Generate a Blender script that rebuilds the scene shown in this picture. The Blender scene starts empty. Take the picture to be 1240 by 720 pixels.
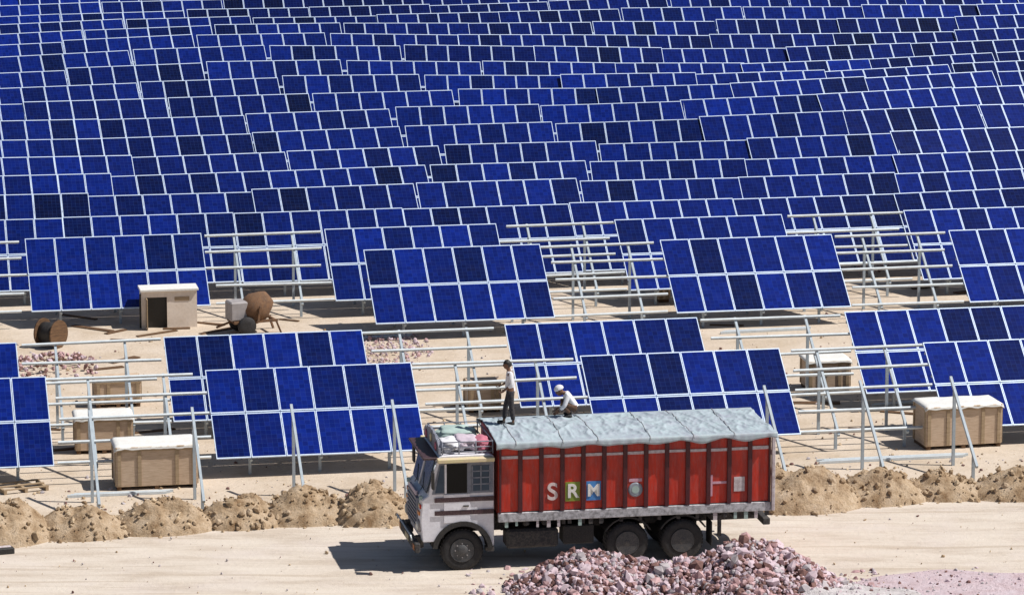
import bpy, bmesh, math, random
import numpy as np
from mathutils import Vector, Matrix, Euler, noise
R = math.radians
rnd = random.Random(11)
scene = bpy.context.scene
col = scene.collection

# ------------------------------------------------------------------ camera
FPX, PITCH, CAMH = 4945.0, math.atan(960 / 4945.0), 26.7
CP, SP = math.cos(PITCH), math.sin(PITCH)
cam_d = bpy.data.cameras.new('camera')
cam_d.sensor_width = 36.0
cam_d.lens = 36.0 * FPX / 1240.0
cam_d.clip_start, cam_d.clip_end = 1.0, 3000.0
cam = bpy.data.objects.new('camera', cam_d)
col.objects.link(cam)
cam.location = (0, 0, CAMH)
cam.rotation_euler = (R(90) - PITCH, 0, 0)
scene.camera = cam

def at(px, py, z=0.0):
    """survey: world point at height z seen at photo pixel (px, py)"""
    a = (px - 620) / FPX
    b = (py - 360) / FPX
    d = Vector((a, CP - b * SP, -SP - b * CP))
    t = (z - CAMH) / d.z
    return Vector((d.x * t, d.y * t, z))

# ------------------------------------------------------------------ helpers
class MB:
    """collects shapes into one bmesh, built as ONE mesh object"""
    def __init__(self):
        self.bm = bmesh.new()
    def _add(self, verts, faces, mi=0, smooth=False):
        vs = [self.bm.verts.new(v) for v in verts]
        for f in faces:
            try:
                fc = self.bm.faces.new([vs[i] for i in f])
                fc.material_index = mi
                fc.smooth = smooth
            except ValueError:
                pass
        return vs
    def box(self, x0, x1, y0, y1, z0, z1, mi=0, M=None):
        v = [Vector(c) for c in ((x0, y0, z0), (x1, y0, z0), (x1, y1, z0), (x0, y1, z0),
                                 (x0, y0, z1), (x1, y0, z1), (x1, y1, z1), (x0, y1, z1))]
        if M:
            v = [M @ c for c in v]
        self._add(v, [(0, 3, 2, 1), (4, 5, 6, 7), (0, 1, 5, 4), (1, 2, 6, 5), (2, 3, 7, 6), (3, 0, 4, 7)], mi)
        return self
    def bar(self, a, b, w=0.06, h=None, mi=0, up=(0, 0, 1)):
        a, b = Vector(a), Vector(b)
        h = h or w
        d = (b - a)
        L = d.length
        d.normalize()
        s = d.cross(Vector(up))
        if s.length < 1e-4:
            s = d.cross(Vector((0, 1, 0)))
        s.normalize()
        u = s.cross(d).normalized()
        M = Matrix((s, d, u)).transposed().to_4x4()
        M.translation = a
        return self.box(-w / 2, w / 2, 0, L, -h / 2, h / 2, mi, M)
    def tube(self, pts, r, n=10, mi=0, caps=True, smooth=True):
        pts = [Vector(p) for p in pts]
        rs = r if isinstance(r, (list, tuple)) else [r] * len(pts)
        rings = []
        for i, p in enumerate(pts):
            d = (pts[min(i + 1, len(pts) - 1)] - pts[max(i - 1, 0)]).normalized()
            s = d.cross(Vector((0.13, 0.31, 0.94)))
            if s.length < 0.05:
                s = d.cross(Vector((1, 0, 0)))
            s.normalize()
            u = s.cross(d)
            rings.append([self.bm.verts.new(p + (s * math.cos(k * math.tau / n) + u * math.sin(k * math.tau / n)) * rs[i]) for k in range(n)])
        for i in range(len(rings) - 1):
            for k in range(n):
                f = self.bm.faces.new((rings[i][k], rings[i][(k + 1) % n], rings[i + 1][(k + 1) % n], rings[i + 1][k]))
                f.material_index = mi
                f.smooth = smooth
        if caps:
            for rg in (rings[0], rings[-1]):
                f = self.bm.faces.new(rg)
                f.material_index = mi
        return self
    def lathe(self, prof, n=32, mi=0, M=None, smooth=True):
        """prof: (radius, offset along Y) ; axis = local Y"""
        rings = []
        for r, y in prof:
            ring = []
            for k in range(n):
                p = Vector((r * math.cos(k * math.tau / n), y, r * math.sin(k * math.tau / n)))
                ring.append(self.bm.verts.new(M @ p if M else p))
            rings.append(ring)
        for i in range(len(rings) - 1):
            for k in range(n):
                f = self.bm.faces.new((rings[i][k], rings[i][(k + 1) % n], rings[i + 1][(k + 1) % n], rings[i + 1][k]))
                f.material_index = mi
                f.smooth = smooth
        for rg in (rings[0], rings[-1]):
            try:
                f = self.bm.faces.new(rg)
                f.material_index = mi
            except ValueError:
                pass
        return self
    def prism(self, poly, y0, y1, mi=0):
        """poly in XZ extruded along Y"""
        a = [self.bm.verts.new((x, y0, z)) for x, z in poly]
        b = [self.bm.verts.new((x, y1, z)) for x, z in poly]
        n = len(poly)
        for f in (a, list(reversed(b))):
            self.bm.faces.new(f).material_index = mi
        for i in range(n):
            self.bm.faces.new((a[i], b[i], b[(i + 1) % n], a[(i + 1) % n])).material_index = mi
        return self
    def mesh(self, name, mats, bevel=0.0):
        bmesh.ops.recalc_face_normals(self.bm, faces=self.bm.faces)
        if bevel:
            es = [e for e in self.bm.edges if len(e.link_faces) == 2 and e.calc_face_angle(0) > 0.6]
            bmesh.ops.bevel(self.bm, geom=es, offset=bevel, segments=1, affect='EDGES', clamp_overlap=True)
        me = bpy.data.meshes.new(name)
        self.bm.to_mesh(me)
        self.bm.free()
        for m in (mats if isinstance(mats, (list, tuple)) else [mats]):
            me.materials.append(m)
        return me
    def build(self, name, mats, parent=None, bevel=0.0, loc=None, rot=None):
        return link(name, self.mesh(name, mats, bevel), parent, loc, rot)

def link(name, me, parent=None, loc=None, rot=None):
    o = bpy.data.objects.new(name, me)
    col.objects.link(o)
    o.parent = parent
    if loc is not None:
        o.location = loc
    if rot is not None:
        o.rotation_euler = rot
    return o

def tag(o, label=None, cat=None, group=None, kind=None):
    if label: o['label'] = label
    if cat: o['category'] = cat
    if group: o['group'] = group
    if kind: o['kind'] = kind
    return o

def thing(name, label, cat, loc=(0, 0, 0), rz=0.0, group=None):
    o = bpy.data.objects.new(name, None)
    o.empty_display_size = 0.3
    col.objects.link(o)
    o.location = loc
    o.rotation_euler = (0, 0, rz)
    return tag(o, label, cat, group)

kids = {}
def children(o):
    return [c for c in bpy.data.objects if c.parent == o]

def copy_tree(o, parent=None, tree=None):
    c = o.copy()
    col.objects.link(c)
    c.parent = parent
    for ch, sub in (tree if tree is not None else tree_of(o)):
        copy_tree(ch, c, sub)
    return c

def tree_of(o):
    return [(c, tree_of(c)) for c in children(o)]

# ------------------------------------------------------------------ materials
def new_mat(name):
    m = bpy.data.materials.new(name)
    m.use_nodes = True
    nt = m.node_tree
    return m, nt, nt.nodes['Principled BSDF']

def N(nt, kind, **kw):
    n = nt.nodes.new(kind)
    for k, v in kw.items():
        if k in n.inputs:
            n.inputs[k].default_value = v
        else:
            setattr(n, k, v)
    return n

def ramp(nt, fac, stops):
    r = nt.nodes.new('ShaderNodeValToRGB')
    el = r.color_ramp.elements
    while len(el) < len(stops):
        el.new(0.5)
    for e, (p, c) in zip(el, stops):
        e.position = p
        e.color = (*c, 1)
    nt.links.new(fac, r.inputs[0])
    return r.outputs[0]

def mixc(nt, fac, a, b, mode='MIX'):
    m = nt.nodes.new('ShaderNodeMix')
    m.data_type = 'RGBA'
    m.blend_type = mode
    for s, v in ((m.inputs[0], fac), (m.inputs[6], a), (m.inputs[7], b)):
        if hasattr(v, 'node'):
            nt.links.new(v, s)
        elif isinstance(v, (int, float)):
            s.default_value = v
        else:
            s.default_value = (*v, 1)
    return m.outputs[2]

def coords(nt, kind='Object', scale=None):
    tc = nt.nodes.new('ShaderNodeTexCoord')
    out = tc.outputs[kind]
    if scale:
        mp = nt.nodes.new('ShaderNodeMapping')
        mp.inputs['Scale'].default_value = scale
        nt.links.new(out, mp.inputs[0])
        out = mp.outputs[0]
    return out

def noise_t(nt, co, scale, detail=5, rough=0.6):
    n = N(nt, 'ShaderNodeTexNoise')
    n.inputs['Scale'].default_value = scale
    n.inputs['Detail'].default_value = detail
    n.inputs['Roughness'].default_value = rough
    nt.links.new(co, n.inputs['Vector'])
    return n.outputs['Fac']

def bump(nt, b, h, dist, strength=1.0):
    n = N(nt, 'ShaderNodeBump')
    n.inputs['Distance'].default_value = dist
    n.inputs['Strength'].default_value = strength
    nt.links.new(h, n.inputs['Height'])
    nt.links.new(n.outputs[0], b.inputs['Normal'])

def worn(name, base, dirt, amount=0.5, rough=0.6, metal=0.0, scale=6.0, co='Object', grime=(0.35, 0.29, 0.22), dust=0.25, stretch=None):
    """paint / metal / cloth with patchy wear and a little dust"""
    m, nt, b = new_mat(name)
    c = coords(nt, co, stretch)
    f1 = noise_t(nt, c, scale, 6, 0.65)
    k = ramp(nt, f1, [(0.42, (0, 0, 0)), (0.68, (1, 1, 1))])
    mm = nt.nodes.new('ShaderNodeMath'); mm.operation = 'MULTIPLY'; mm.inputs[1].default_value = amount
    nt.links.new(k, mm.inputs[0])
    c1 = mixc(nt, mm.outputs[0], base, dirt)
    f2 = noise_t(nt, c, scale * 4.3, 4, 0.7)
    k2 = ramp(nt, f2, [(0.45, (0, 0, 0)), (0.75, (1, 1, 1))])
    m2 = nt.nodes.new('ShaderNodeMath'); m2.operation = 'MULTIPLY'; m2.inputs[1].default_value = dust
    nt.links.new(k2, m2.inputs[0])
    nt.links.new(mixc(nt, m2.outputs[0], c1, grime), b.inputs['Base Color'])
    b.inputs['Roughness'].default_value = rough
    b.inputs['Metallic'].default_value = metal
    bump(nt, b, f2, 0.01, 0.3)
    return m

def m_cells():
    m, nt, b = new_mat('blue_cells')
    co = coords(nt, 'Object')
    sep = nt.nodes.new('ShaderNodeSeparateXYZ'); nt.links.new(co, sep.inputs[0])
    def grid(out, pitch):
        d = nt.nodes.new('ShaderNodeMath'); d.operation = 'DIVIDE'; d.inputs[1].default_value = pitch
        nt.links.new(out, d.inputs[0])
        fl = nt.nodes.new('ShaderNodeMath'); fl.operation = 'FLOOR'; nt.links.new(d.outputs[0], fl.inputs[0])
        fr = nt.nodes.new('ShaderNodeMath'); fr.operation = 'FRACT'; nt.links.new(d.outputs[0], fr.inputs[0])
        pp = nt.nodes.new('ShaderNodeMath'); pp.operation = 'PINGPONG'; pp.inputs[1].default_value = 0.5
        nt.links.new(fr.outputs[0], pp.inputs[0])
        lt = nt.nodes.new('ShaderNodeMath'); lt.operation = 'LESS_THAN'; lt.inputs[1].default_value = 0.022
        nt.links.new(pp.outputs[0], lt.inputs[0])
        return fl.outputs[0], lt.outputs[0]
    fx, lx = grid(sep.outputs[0], 0.148)
    fy, ly = grid(sep.outputs[1], 0.156)
    oi = nt.nodes.new('ShaderNodeObjectInfo')
    cmb = nt.nodes.new('ShaderNodeCombineXYZ')
    nt.links.new(fx, cmb.inputs[0]); nt.links.new(fy, cmb.inputs[1]); nt.links.new(oi.outputs['Random'], cmb.inputs[2])
    wn = nt.nodes.new('ShaderNodeTexWhiteNoise'); nt.links.new(cmb.outputs[0], wn.inputs['Vector'])
    cell = ramp(nt, wn.outputs['Value'], [(0.0, (0.0011, 0.0085, 0.118)), (0.5, (0.0016, 0.0110, 0.148)), (1.0, (0.0024, 0.0150, 0.185))])
    # each panel comes from its own batch: a few are much deeper blue
    batch = ramp(nt, oi.outputs['Random'], [(0.0, (0.40, 0.42, 0.30)), (0.12, (0.55, 0.58, 0.50)), (0.40, (0.80, 0.82, 0.80)), (1.0, (1.2, 1.2, 1.18))])
    c1 = mixc(nt, 1.0, mixc(nt, 1.0, cell, batch, 'MULTIPLY'), oi.outputs['Color'], 'MULTIPLY')
    ad = nt.nodes.new('ShaderNodeMath'); ad.operation = 'MAXIMUM'
    nt.links.new(lx, ad.inputs[0]); nt.links.new(ly, ad.inputs[1])
    ml = nt.nodes.new('ShaderNodeMath'); ml.operation = 'MULTIPLY'; ml.inputs[1].default_value = 0.22
    nt.links.new(ad.outputs[0], ml.inputs[0])
    c2 = mixc(nt, ml.outputs[0], c1, (0.05, 0.12, 0.42))
    # thin uneven dust
    f = noise_t(nt, co, 2.3, 4, 0.6)
    k = ramp(nt, f, [(0.45, (0, 0, 0)), (0.8, (0.018, 0.018, 0.018))])
    nt.links.new(mixc(nt, k, c2, (0.30, 0.28, 0.30)), b.inputs['Base Color'])
    b.inputs['Roughness'].default_value = 0.22
    b.inputs['IOR'].default_value = 1.35
    return m

def m_ground():
    m, nt, b = new_mat('pale_sand')
    co = coords(nt, 'Object')
    f0 = noise_t(nt, co, 0.09, 4, 0.55)
    f1 = noise_t(nt, co, 0.55, 6, 0.65)
    f2 = noise_t(nt, co, 5.0, 6, 0.7)
    c0 = ramp(nt, f0, [(0.35, (0.55, 0.445, 0.345)), (0.6, (0.61, 0.515, 0.42))])
    c1 = ramp(nt, f1, [(0.30, (0.396, 0.306, 0.211)), (0.55, (0.576, 0.491, 0.405)), (0.8, (0.648, 0.576, 0.504))])
    c = mixc(nt, 0.6, c0, c1)
    k = ramp(nt, f2, [(0.56, (0, 0, 0)), (0.74, (0.495, 0.495, 0.495))])
    c = mixc(nt, k, c, (0.324, 0.243, 0.162))
    nt.links.new(c, b.inputs['Base Color'])
    b.inputs['Roughness'].default_value = 0.95
    b.inputs['Specular IOR Level'].default_value = 0.15
    bump(nt, b, f2, 0.05, 0.8)
    return m

def m_road():
    m, nt, b = new_mat('packed_dirt')
    co = coords(nt, 'Object')
    f1 = noise_t(nt, coords(nt, 'Object', (0.3, 1.1, 1.0)), 1.3, 6, 0.6)
    f2 = noise_t(nt, co, 6.0, 6, 0.7)
    f3 = noise_t(nt, co, 0.5, 4, 0.6)
    c1 = ramp(nt, f1, [(0.34, (0.49, 0.415, 0.345)), (0.5, (0.59, 0.52, 0.45)), (0.7, (0.64, 0.575, 0.505))])
    k = ramp(nt, f2, [(0.58, (0, 0, 0)), (0.78, (0.348, 0.348, 0.348))])
    c = mixc(nt, k, c1, (0.400, 0.331, 0.261))
    c = mixc(nt, ramp(nt, f3, [(0.5, (0, 0, 0)), (0.75, (0.435, 0.435, 0.435))]), c, (0.609, 0.539, 0.513))
    f4 = noise_t(nt, coords(nt, 'Object', (0.12, 3.2, 1.0)), 1.0, 3, 0.5)
    c = mixc(nt, ramp(nt, f4, [(0.56, (0, 0, 0)), (0.66, (0.55, 0.55, 0.55))]), c, (0.43, 0.35, 0.275))
    nt.links.new(c, b.inputs['Base Color'])
    b.inputs['Roughness'].default_value = 0.95
    b.inputs['Specular IOR Level'].default_value = 0.15
    h = nt.nodes.new('ShaderNodeMath'); h.operation = 'ADD'
    nt.links.new(f1, h.inputs[0]); nt.links.new(f2, h.inputs[1])
    bump(nt, b, h.outputs[0], 0.04, 0.7)
    # feathered edge: the track fades into the sand
    return m

def m_earth(name, a, bcol, c):
    m, nt, b = new_mat(name)
    co = coords(nt, 'Object')
    f1 = noise_t(nt, co, 2.2, 6, 0.7)
    f2 = noise_t(nt, co, 9.0, 5, 0.75)
    c1 = ramp(nt, f1, [(0.34, a), (0.5, bcol), (0.68, c)])
    k = ramp(nt, f2, [(0.52, (0, 0, 0)), (0.66, (0.75, 0.75, 0.75))])
    nt.links.new(mixc(nt, k, c1, a), b.inputs['Base Color'])
    b.inputs['Roughness'].default_value = 1.0
    b.inputs['Specular IOR Level'].default_value = 0.1
    bump(nt, b, f2, 0.08, 1.0)
    return m

def m_wood(name, a, bcol, scale=(2, 2, 14)):
    m, nt, b = new_mat(name)
    f = noise_t(nt, coords(nt, 'Object', scale), 2.0, 6, 0.65)
    nt.links.new(ramp(nt, f, [(0.3, a), (0.7, bcol)]), b.inputs['Base Color'])
    b.inputs['Roughness'].default_value = 0.85
    bump(nt, b, f, 0.01, 0.5)
    return m

def m_glass(name, c, rough=0.12):
    m, nt, b = new_mat(name)
    f = noise_t(nt, coords(nt, 'Object'), 3.0, 3, 0.5)
    nt.links.new(ramp(nt, f, [(0.3, c), (0.8, tuple(min(1, x * 1.8 + 0.002) for x in c))]), b.inputs['Base Color'])
    b.inputs['Roughness'].default_value = rough
    b.inputs['Specular IOR Level'].default_value = 0.2
    return m

MAT = dict(
    cells=m_cells(),
    alu=worn('anodised_frame', (0.66, 0.78, 0.95), (0.46, 0.58, 0.82), 0.6, 0.45, 0.35, 3.0, dust=0.05),
    back=worn('backsheet', (0.55, 0.56, 0.58), (0.45, 0.45, 0.46), 0.4, 0.6),
    steel=worn('galvanised_steel', (0.62, 0.68, 0.72), (0.45, 0.50, 0.55), 0.6, 0.5, 0.0, 5.0, dust=0.2),
    post=worn('galvanised_post', (0.40, 0.47, 0.53), (0.28, 0.34, 0.40), 0.6, 0.5, 0.0, 6.0, dust=0.25),
    ground=m_ground(), road=m_road(),
    mound=m_earth('dug_earth', (0.25, 0.16, 0.09), (0.47, 0.35, 0.235), (0.62, 0.50, 0.375)),
    clod=m_earth('dry_clods', (0.336, 0.216, 0.120), (0.624, 0.480, 0.324), (0.800, 0.660, 0.480)),
    fine=m_earth('grey_fines', (0.50, 0.46, 0.46), (0.64, 0.60, 0.61), (0.72, 0.68, 0.69)),
    pink=m_earth('pink_grit', (0.54, 0.41, 0.43), (0.65, 0.53, 0.57), (0.69, 0.60, 0.65)),
    crate=m_wood('crate_ply', (0.440, 0.319, 0.220), (0.616, 0.473, 0.352)),
    batten=m_wood('crate_batten', (0.297, 0.209, 0.121), (0.440, 0.330, 0.220)),
    darkwood=m_wood('dark_wood', (0.06, 0.03, 0.015), (0.17, 0.09, 0.04)),
    sheet=worn('white_cover_sheet', (0.80, 0.80, 0.78), (0.68, 0.66, 0.62), 0.5, 0.5),
    hutwall=worn('cream_board', (0.80, 0.70, 0.61), (0.70, 0.58, 0.47), 0.6, 0.85, scale=2.5),
    black=worn('dull_black', (0.012, 0.012, 0.015), (0.03, 0.028, 0.026), 0.6, 0.7, dust=0.12),
    rubber=worn('tyre_rubber', (0.010, 0.010, 0.013), (0.03, 0.03, 0.035), 0.7, 0.75, scale=8, dust=0.10),
    rim=worn('dusty_rim', (0.035, 0.04, 0.05), (0.09, 0.085, 0.085), 0.7, 0.6, scale=9),
    chassis=worn('chassis_grime', (0.022, 0.022, 0.028), (0.07, 0.065, 0.06), 0.7, 0.75, scale=5),
    cabwhite=worn('chalky_white_paint', (0.80, 0.80, 0.87), (0.58, 0.56, 0.64), 0.5, 0.45, scale=4, dust=0.22),
    cabgrey=worn('faded_blue_grey', (0.21, 0.23, 0.29), (0.09, 0.10, 0.15), 0.7, 0.55, scale=11),
    trim=worn('dark_maroon_stripe', (0.035, 0.012, 0.022), (0.07, 0.03, 0.04), 0.6, 0.5),
    yellow=worn('yellow_visor', (0.66, 0.58, 0.33), (0.60, 0.42, 0.40), 0.6, 0.6, scale=5),
    red=worn('red_lorry_paint', (0.55, 0.024, 0.005), (0.25, 0.018, 0.016), 0.75, 0.5, scale=1.0, grime=(0.36, 0.15, 0.14), dust=0.4, stretch=(4.0, 4.0, 0.9)),
    rib=worn('maroon_rib_paint', (0.075, 0.008, 0.012), (0.04, 0.006, 0.014), 0.7, 0.55, scale=5, grime=(0.12, 0.05, 0.05), dust=0.25),
    pale=worn('pale_flaking_rail', (0.60, 0.55, 0.58), (0.32, 0.24, 0.25), 0.75, 0.6, scale=9),
    floor_rail=worn('chipped_floor_beam', (0.52, 0.52, 0.56), (0.13, 0.13, 0.14), 0.9, 0.6, scale=10),
    tarp=worn('pale_tarpaulin', (0.40, 0.49, 0.53), (0.32, 0.35, 0.42), 0.85, 0.55, scale=2.8, grime=(0.34, 0.32, 0.38), dust=0.6),
    glass=m_glass('dark_window', (0.002, 0.0025, 0.004), 0.35),
    glassblue=m_glass('dusty_windscreen', (0.035, 0.055, 0.085), 0.25),
    lamp=m_glass('lamp_glass', (0.5, 0.5, 0.48), 0.15),
    orange=worn('orange_lens', (0.6, 0.2, 0.04), (0.4, 0.12, 0.03), 0.4, 0.3),
    rust=worn('rust', (0.17, 0.085, 0.04), (0.07, 0.04, 0.03), 0.7, 0.9, scale=7),
    greyp=worn('grey_paint', (0.34, 0.32, 0.33), (0.22, 0.2, 0.2), 0.6, 0.7),
    clothwhite=worn('white_cotton', (0.74, 0.74, 0.78), (0.58, 0.58, 0.66), 0.5, 0.9, scale=5),
    clothpink=worn('pink_cloth', (0.50, 0.15, 0.22), (0.36, 0.10, 0.16), 0.5, 0.9),
    clothteal=worn('grey_green_cloth', (0.38, 0.50, 0.47), (0.24, 0.32, 0.34), 0.5, 0.9),
    clothmauve=worn('mauve_cloth', (0.55, 0.47, 0.55), (0.40, 0.33, 0.42), 0.5, 0.9),
    trouser=worn('charcoal_trousers', (0.018, 0.018, 0.026), (0.03, 0.03, 0.04), 0.5, 0.9),
    brownc=worn('brown_cloth', (0.10, 0.05, 0.03), (0.06, 0.03, 0.02), 0.5, 0.9),
    skin=worn('brown_skin', (0.16, 0.075, 0.042), (0.12, 0.055, 0.03), 0.4, 0.6, dust=0.02),
    hair=worn('black_hair', (0.008, 0.007, 0.007), (0.015, 0.012, 0.01), 0.5, 0.5, dust=0.02),
    letter=worn('white_lettering', (0.72, 0.62, 0.62), (0.6, 0.42, 0.42), 0.6, 0.6),
    green=worn('green_letter_box', (0.22, 0.30, 0.03), (0.14, 0.19, 0.03), 0.5, 0.6),
    blue=worn('blue_letter_box', (0.05, 0.24, 0.60), (0.03, 0.14, 0.42), 0.5, 0.6),
    emblem=worn('grey_emblem', (0.30, 0.34, 0.40), (0.14, 0.16, 0.22), 0.6, 0.6),
    pinkpaint=worn('pink_paint', (0.62, 0.36, 0.46), (0.45, 0.22, 0.3), 0.5, 0.6),
    stone_a=worn('rose_stone', (0.52, 0.34, 0.35), (0.31, 0.16, 0.17), 0.7, 0.95, scale=5),
    stone_b=worn('lilac_stone', (0.60, 0.49, 0.54), (0.40, 0.28, 0.34), 0.7, 0.95, scale=5),
    stone_c=worn('brown_stone', (0.20, 0.10, 0.09), (0.09, 0.045, 0.045), 0.7, 0.95, scale=5),
    stone_d=worn('grey_stone', (0.46, 0.42, 0.44), (0.28, 0.25, 0.28), 0.7, 0.95, scale=5),
)

# ------------------------------------------------------------------ light
SUN_EL, BETA = R(54), R(6)
sdir = Vector((math.cos(SUN_EL) * math.cos(BETA), -math.cos(SUN_EL) * math.sin(BETA), math.sin(SUN_EL)))
sd = bpy.data.lights.new('sun', 'SUN')
sd.energy, sd.angle, sd.color = 4.8, R(0.5), (1.0, 0.955, 0.89)
so = bpy.data.objects.new('sun', sd)
col.objects.link(so)
so.rotation_euler = sdir.to_track_quat('Z', 'Y').to_euler()
so.location = (60, 60, 90)
w = bpy.data.worlds.new('World')
scene.world = w
w.use_nodes = True
sky = w.node_tree.nodes.new('ShaderNodeTexSky')
sky.sky_type = 'NISHITA'
sky.sun_disc = False
sky.sun_elevation = SUN_EL
sky.sun_rotation = math.atan2(sdir.x, sdir.y)
bg = w.node_tree.nodes['Background']
w.node_tree.links.new(sky.outputs[0], bg.inputs[0])
bg.inputs[1].default_value = 0.05
scene.cycles.diffuse_bounces = 2
scene.view_settings.view_transform = 'Standard'
scene.view_settings.look = 'None'
scene.view_settings.gamma = 1.0
scene.view_settings.exposure = 0.14

# ------------------------------------------------------------------ rows frame
AZ = R(10.6)
CA, SA = math.cos(AZ), math.sin(AZ)
def uv(P): return (P.x * CA + P.y * SA, -P.x * SA + P.y * CA)
def xy(u, v, z=0.0): return Vector((u * CA - v * SA, u * SA + v * CA, z))

# ------------------------------------------------------------------ ground
def hmesh(name, nx, ny, fn, mats, parent=None, smooth=True):
    """fn(i/nx, j/ny) -> Vector"""
    bm = bmesh.new()
    g = [[bm.verts.new(fn(i / nx, j / ny)) for i in range(nx + 1)] for j in range(ny + 1)]
    for j in range(ny):
        for i in range(nx):
            f = bm.faces.new((g[j][i], g[j][i + 1], g[j + 1][i + 1], g[j + 1][i]))
            f.smooth = smooth
    me = bpy.data.meshes.new(name)
    bm.to_mesh(me); bm.free()
    for m in (mats if isinstance(mats, (list, tuple)) else [mats]): me.materials.append(m)
    return link(name, me, parent)

def gz(x, y):
    k = min(1.0, max(0.0, (y - 136) / 14)) * min(1.0, max(0.0, (320 - y) / 60))
    return 0.5 * k * noise.noise(Vector((x * 0.045, y * 0.05, 3.7))) if abs(x) < 80 else 0.0
def gmap(t, e, s):
    t = 2 * t - 1
    return math.copysign(abs(t) ** e, t) * s
tag(hmesh('ground', 120, 240, lambda a, b: (lambda x, y: Vector((x, y, gz(x, y))))(gmap(a, 2.6, 800), 170 + gmap(b, 2.6, 1000)), MAT['ground']), kind='structure')
def road_pt(a, b):
    u = -70 + 170 * a
    edge0 = 96.5 + 0.35 * noise.noise(Vector((u * 0.5, 3, 0)))
    edge1 = 104.9 + 0.45 * noise.noise(Vector((u * 0.35, 9, 0))) + 0.2 * noise.noise(Vector((u * 1.6, 5, 0)))
    v = edge0 + (edge1 - edge0) * b
    h = 0.006 + 0.05 * max(0, math.sin(math.pi * b)) ** 0.6 * (0.6 + 0.4 * noise.noise(Vector((u * 0.3, v * 0.7, 1)))) - sum(0.03 * math.exp(-((v - q - 0.25 * math.sin(u * 0.11 + q)) / 0.16) ** 2) for q in (99.4, 101.3, 102.2, 104.0))
    h = max(h, 0.006)
    if b in (0.0, 1.0): h = 0.004
    return xy(u, v, h)
tag(hmesh('dirt_road', 340, 36, road_pt, MAT['road']), kind='structure')

# ------------------------------------------------------------------ stones
ico = bmesh.new(); bmesh.ops.create_icosphere(ico, subdivisions=1, radius=1.0)
ICO_V = np.array([v.co[:] for v in ico.verts]); ICO_F = [tuple(v.index for v in f.verts) for f in ico.faces]
ico.free()
def stones(name, pts, mats, parent=None, seed=1, angular=0.35):
    """pts: list of (x, y, z, size); one mesh of many irregular stones"""
    rs = np.random.RandomState(seed)
    V, F, MI = [], [], []
    for k, (x, y, z, s) in enumerate(pts):
        sc = rs.uniform(0.6, 1.25, 3) * s
        v = ICO_V * (1 + rs.uniform(-angular, angular, (12, 1))) * sc
        q = Euler(rs.uniform(0, 6.28, 3)).to_matrix()
        v = v @ np.array(q).T + (x, y, z)
        F += [tuple(i + 12 * k for i in f) for f in ICO_F]
        V.append(v)
        MI += [int(rs.randint(len(mats)))] * 20
    me = bpy.data.meshes.new(name)
    me.from_pydata([tuple(p) for p in np.vstack(V)], [], F)
    me.polygons.foreach_set('material_index', MI)
    for m in mats: me.materials.append(m)
    return link(name, me, parent)

# loose pebbles over the site (uncountable)
pb = []
for _ in range(2600):
    u = rnd.uniform(-2, 44); v = rnd.choice((rnd.uniform(105, 131), rnd.uniform(104.5, 110)))
    s = 0.018 + 0.05 * rnd.random() ** 3
    P = xy(u - 1, v); pb.append((P.x, P.y, s * 0.3, s))
for _ in range(260):
    P = at(rnd.uniform(-20, 1260), rnd.uniform(625, 730)); s = 0.012 + 0.035 * rnd.random() ** 3
    pb.append((P.x, P.y, 0.045 + s * 0.3, s))
tag(stones('loose_pebbles', pb, [MAT['clod'], MAT['stone_d'], MAT['stone_c'], MAT['clod']], seed=5), 'small brown stones scattered over the pale sand', 'pebbles', kind='stuff')

# ------------------------------------------------------------------ solar tables
TILT = R(36.5)
PW, PH, PT = 0.972, 1.635, 0.04
PX, PY = 0.99, 1.672
Z0 = 0.60
SL = 2 * PY - (PY - PH)
CT, ST = math.cos(TILT), math.sin(TILT)

def panel_mesh():
    m = MB()
    fw = 0.034
    x, y = PW / 2, PH / 2
    # frame rim
    m.box(-x, x, -y, -y + fw, -PT, 0, 0).box(-x, x, y - fw, y, -PT, 0, 0)
    vw = 0.022
    m.box(-x, -x + vw, -y + fw, y - fw, -PT, 0, 0).box(x - vw, x, -y + fw, y - fw, -PT, 0, 0)
    # glass and backsheet
    x2, y2 = x - vw, y - fw
    m._add([(-x2, -y2, -0.004), (x2, -y2, -0.004), (x2, y2, -0.004), (-x2, y2, -0.004)], [(0, 1, 2, 3)], 1)
    m._add([(-x2, -y2, -0.02), (x2, -y2, -0.02), (x2, y2, -0.02), (-x2, y2, -0.02)], [(3, 2, 1, 0)], 2)
    me = bpy.data.meshes.new('panel')
    m.bm.to_mesh(me); m.bm.free()
    for k in ('alu', 'cells', 'back'): me.materials.append(MAT[k])
    return me
PANEL = panel_mesh()

def slope_pt(x, s, n=0.0):
    """point at slope distance s from the lower edge, n metres along the table normal"""
    return Vector((x, s * CT - n * ST, Z0 + s * ST + n * CT))

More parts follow.
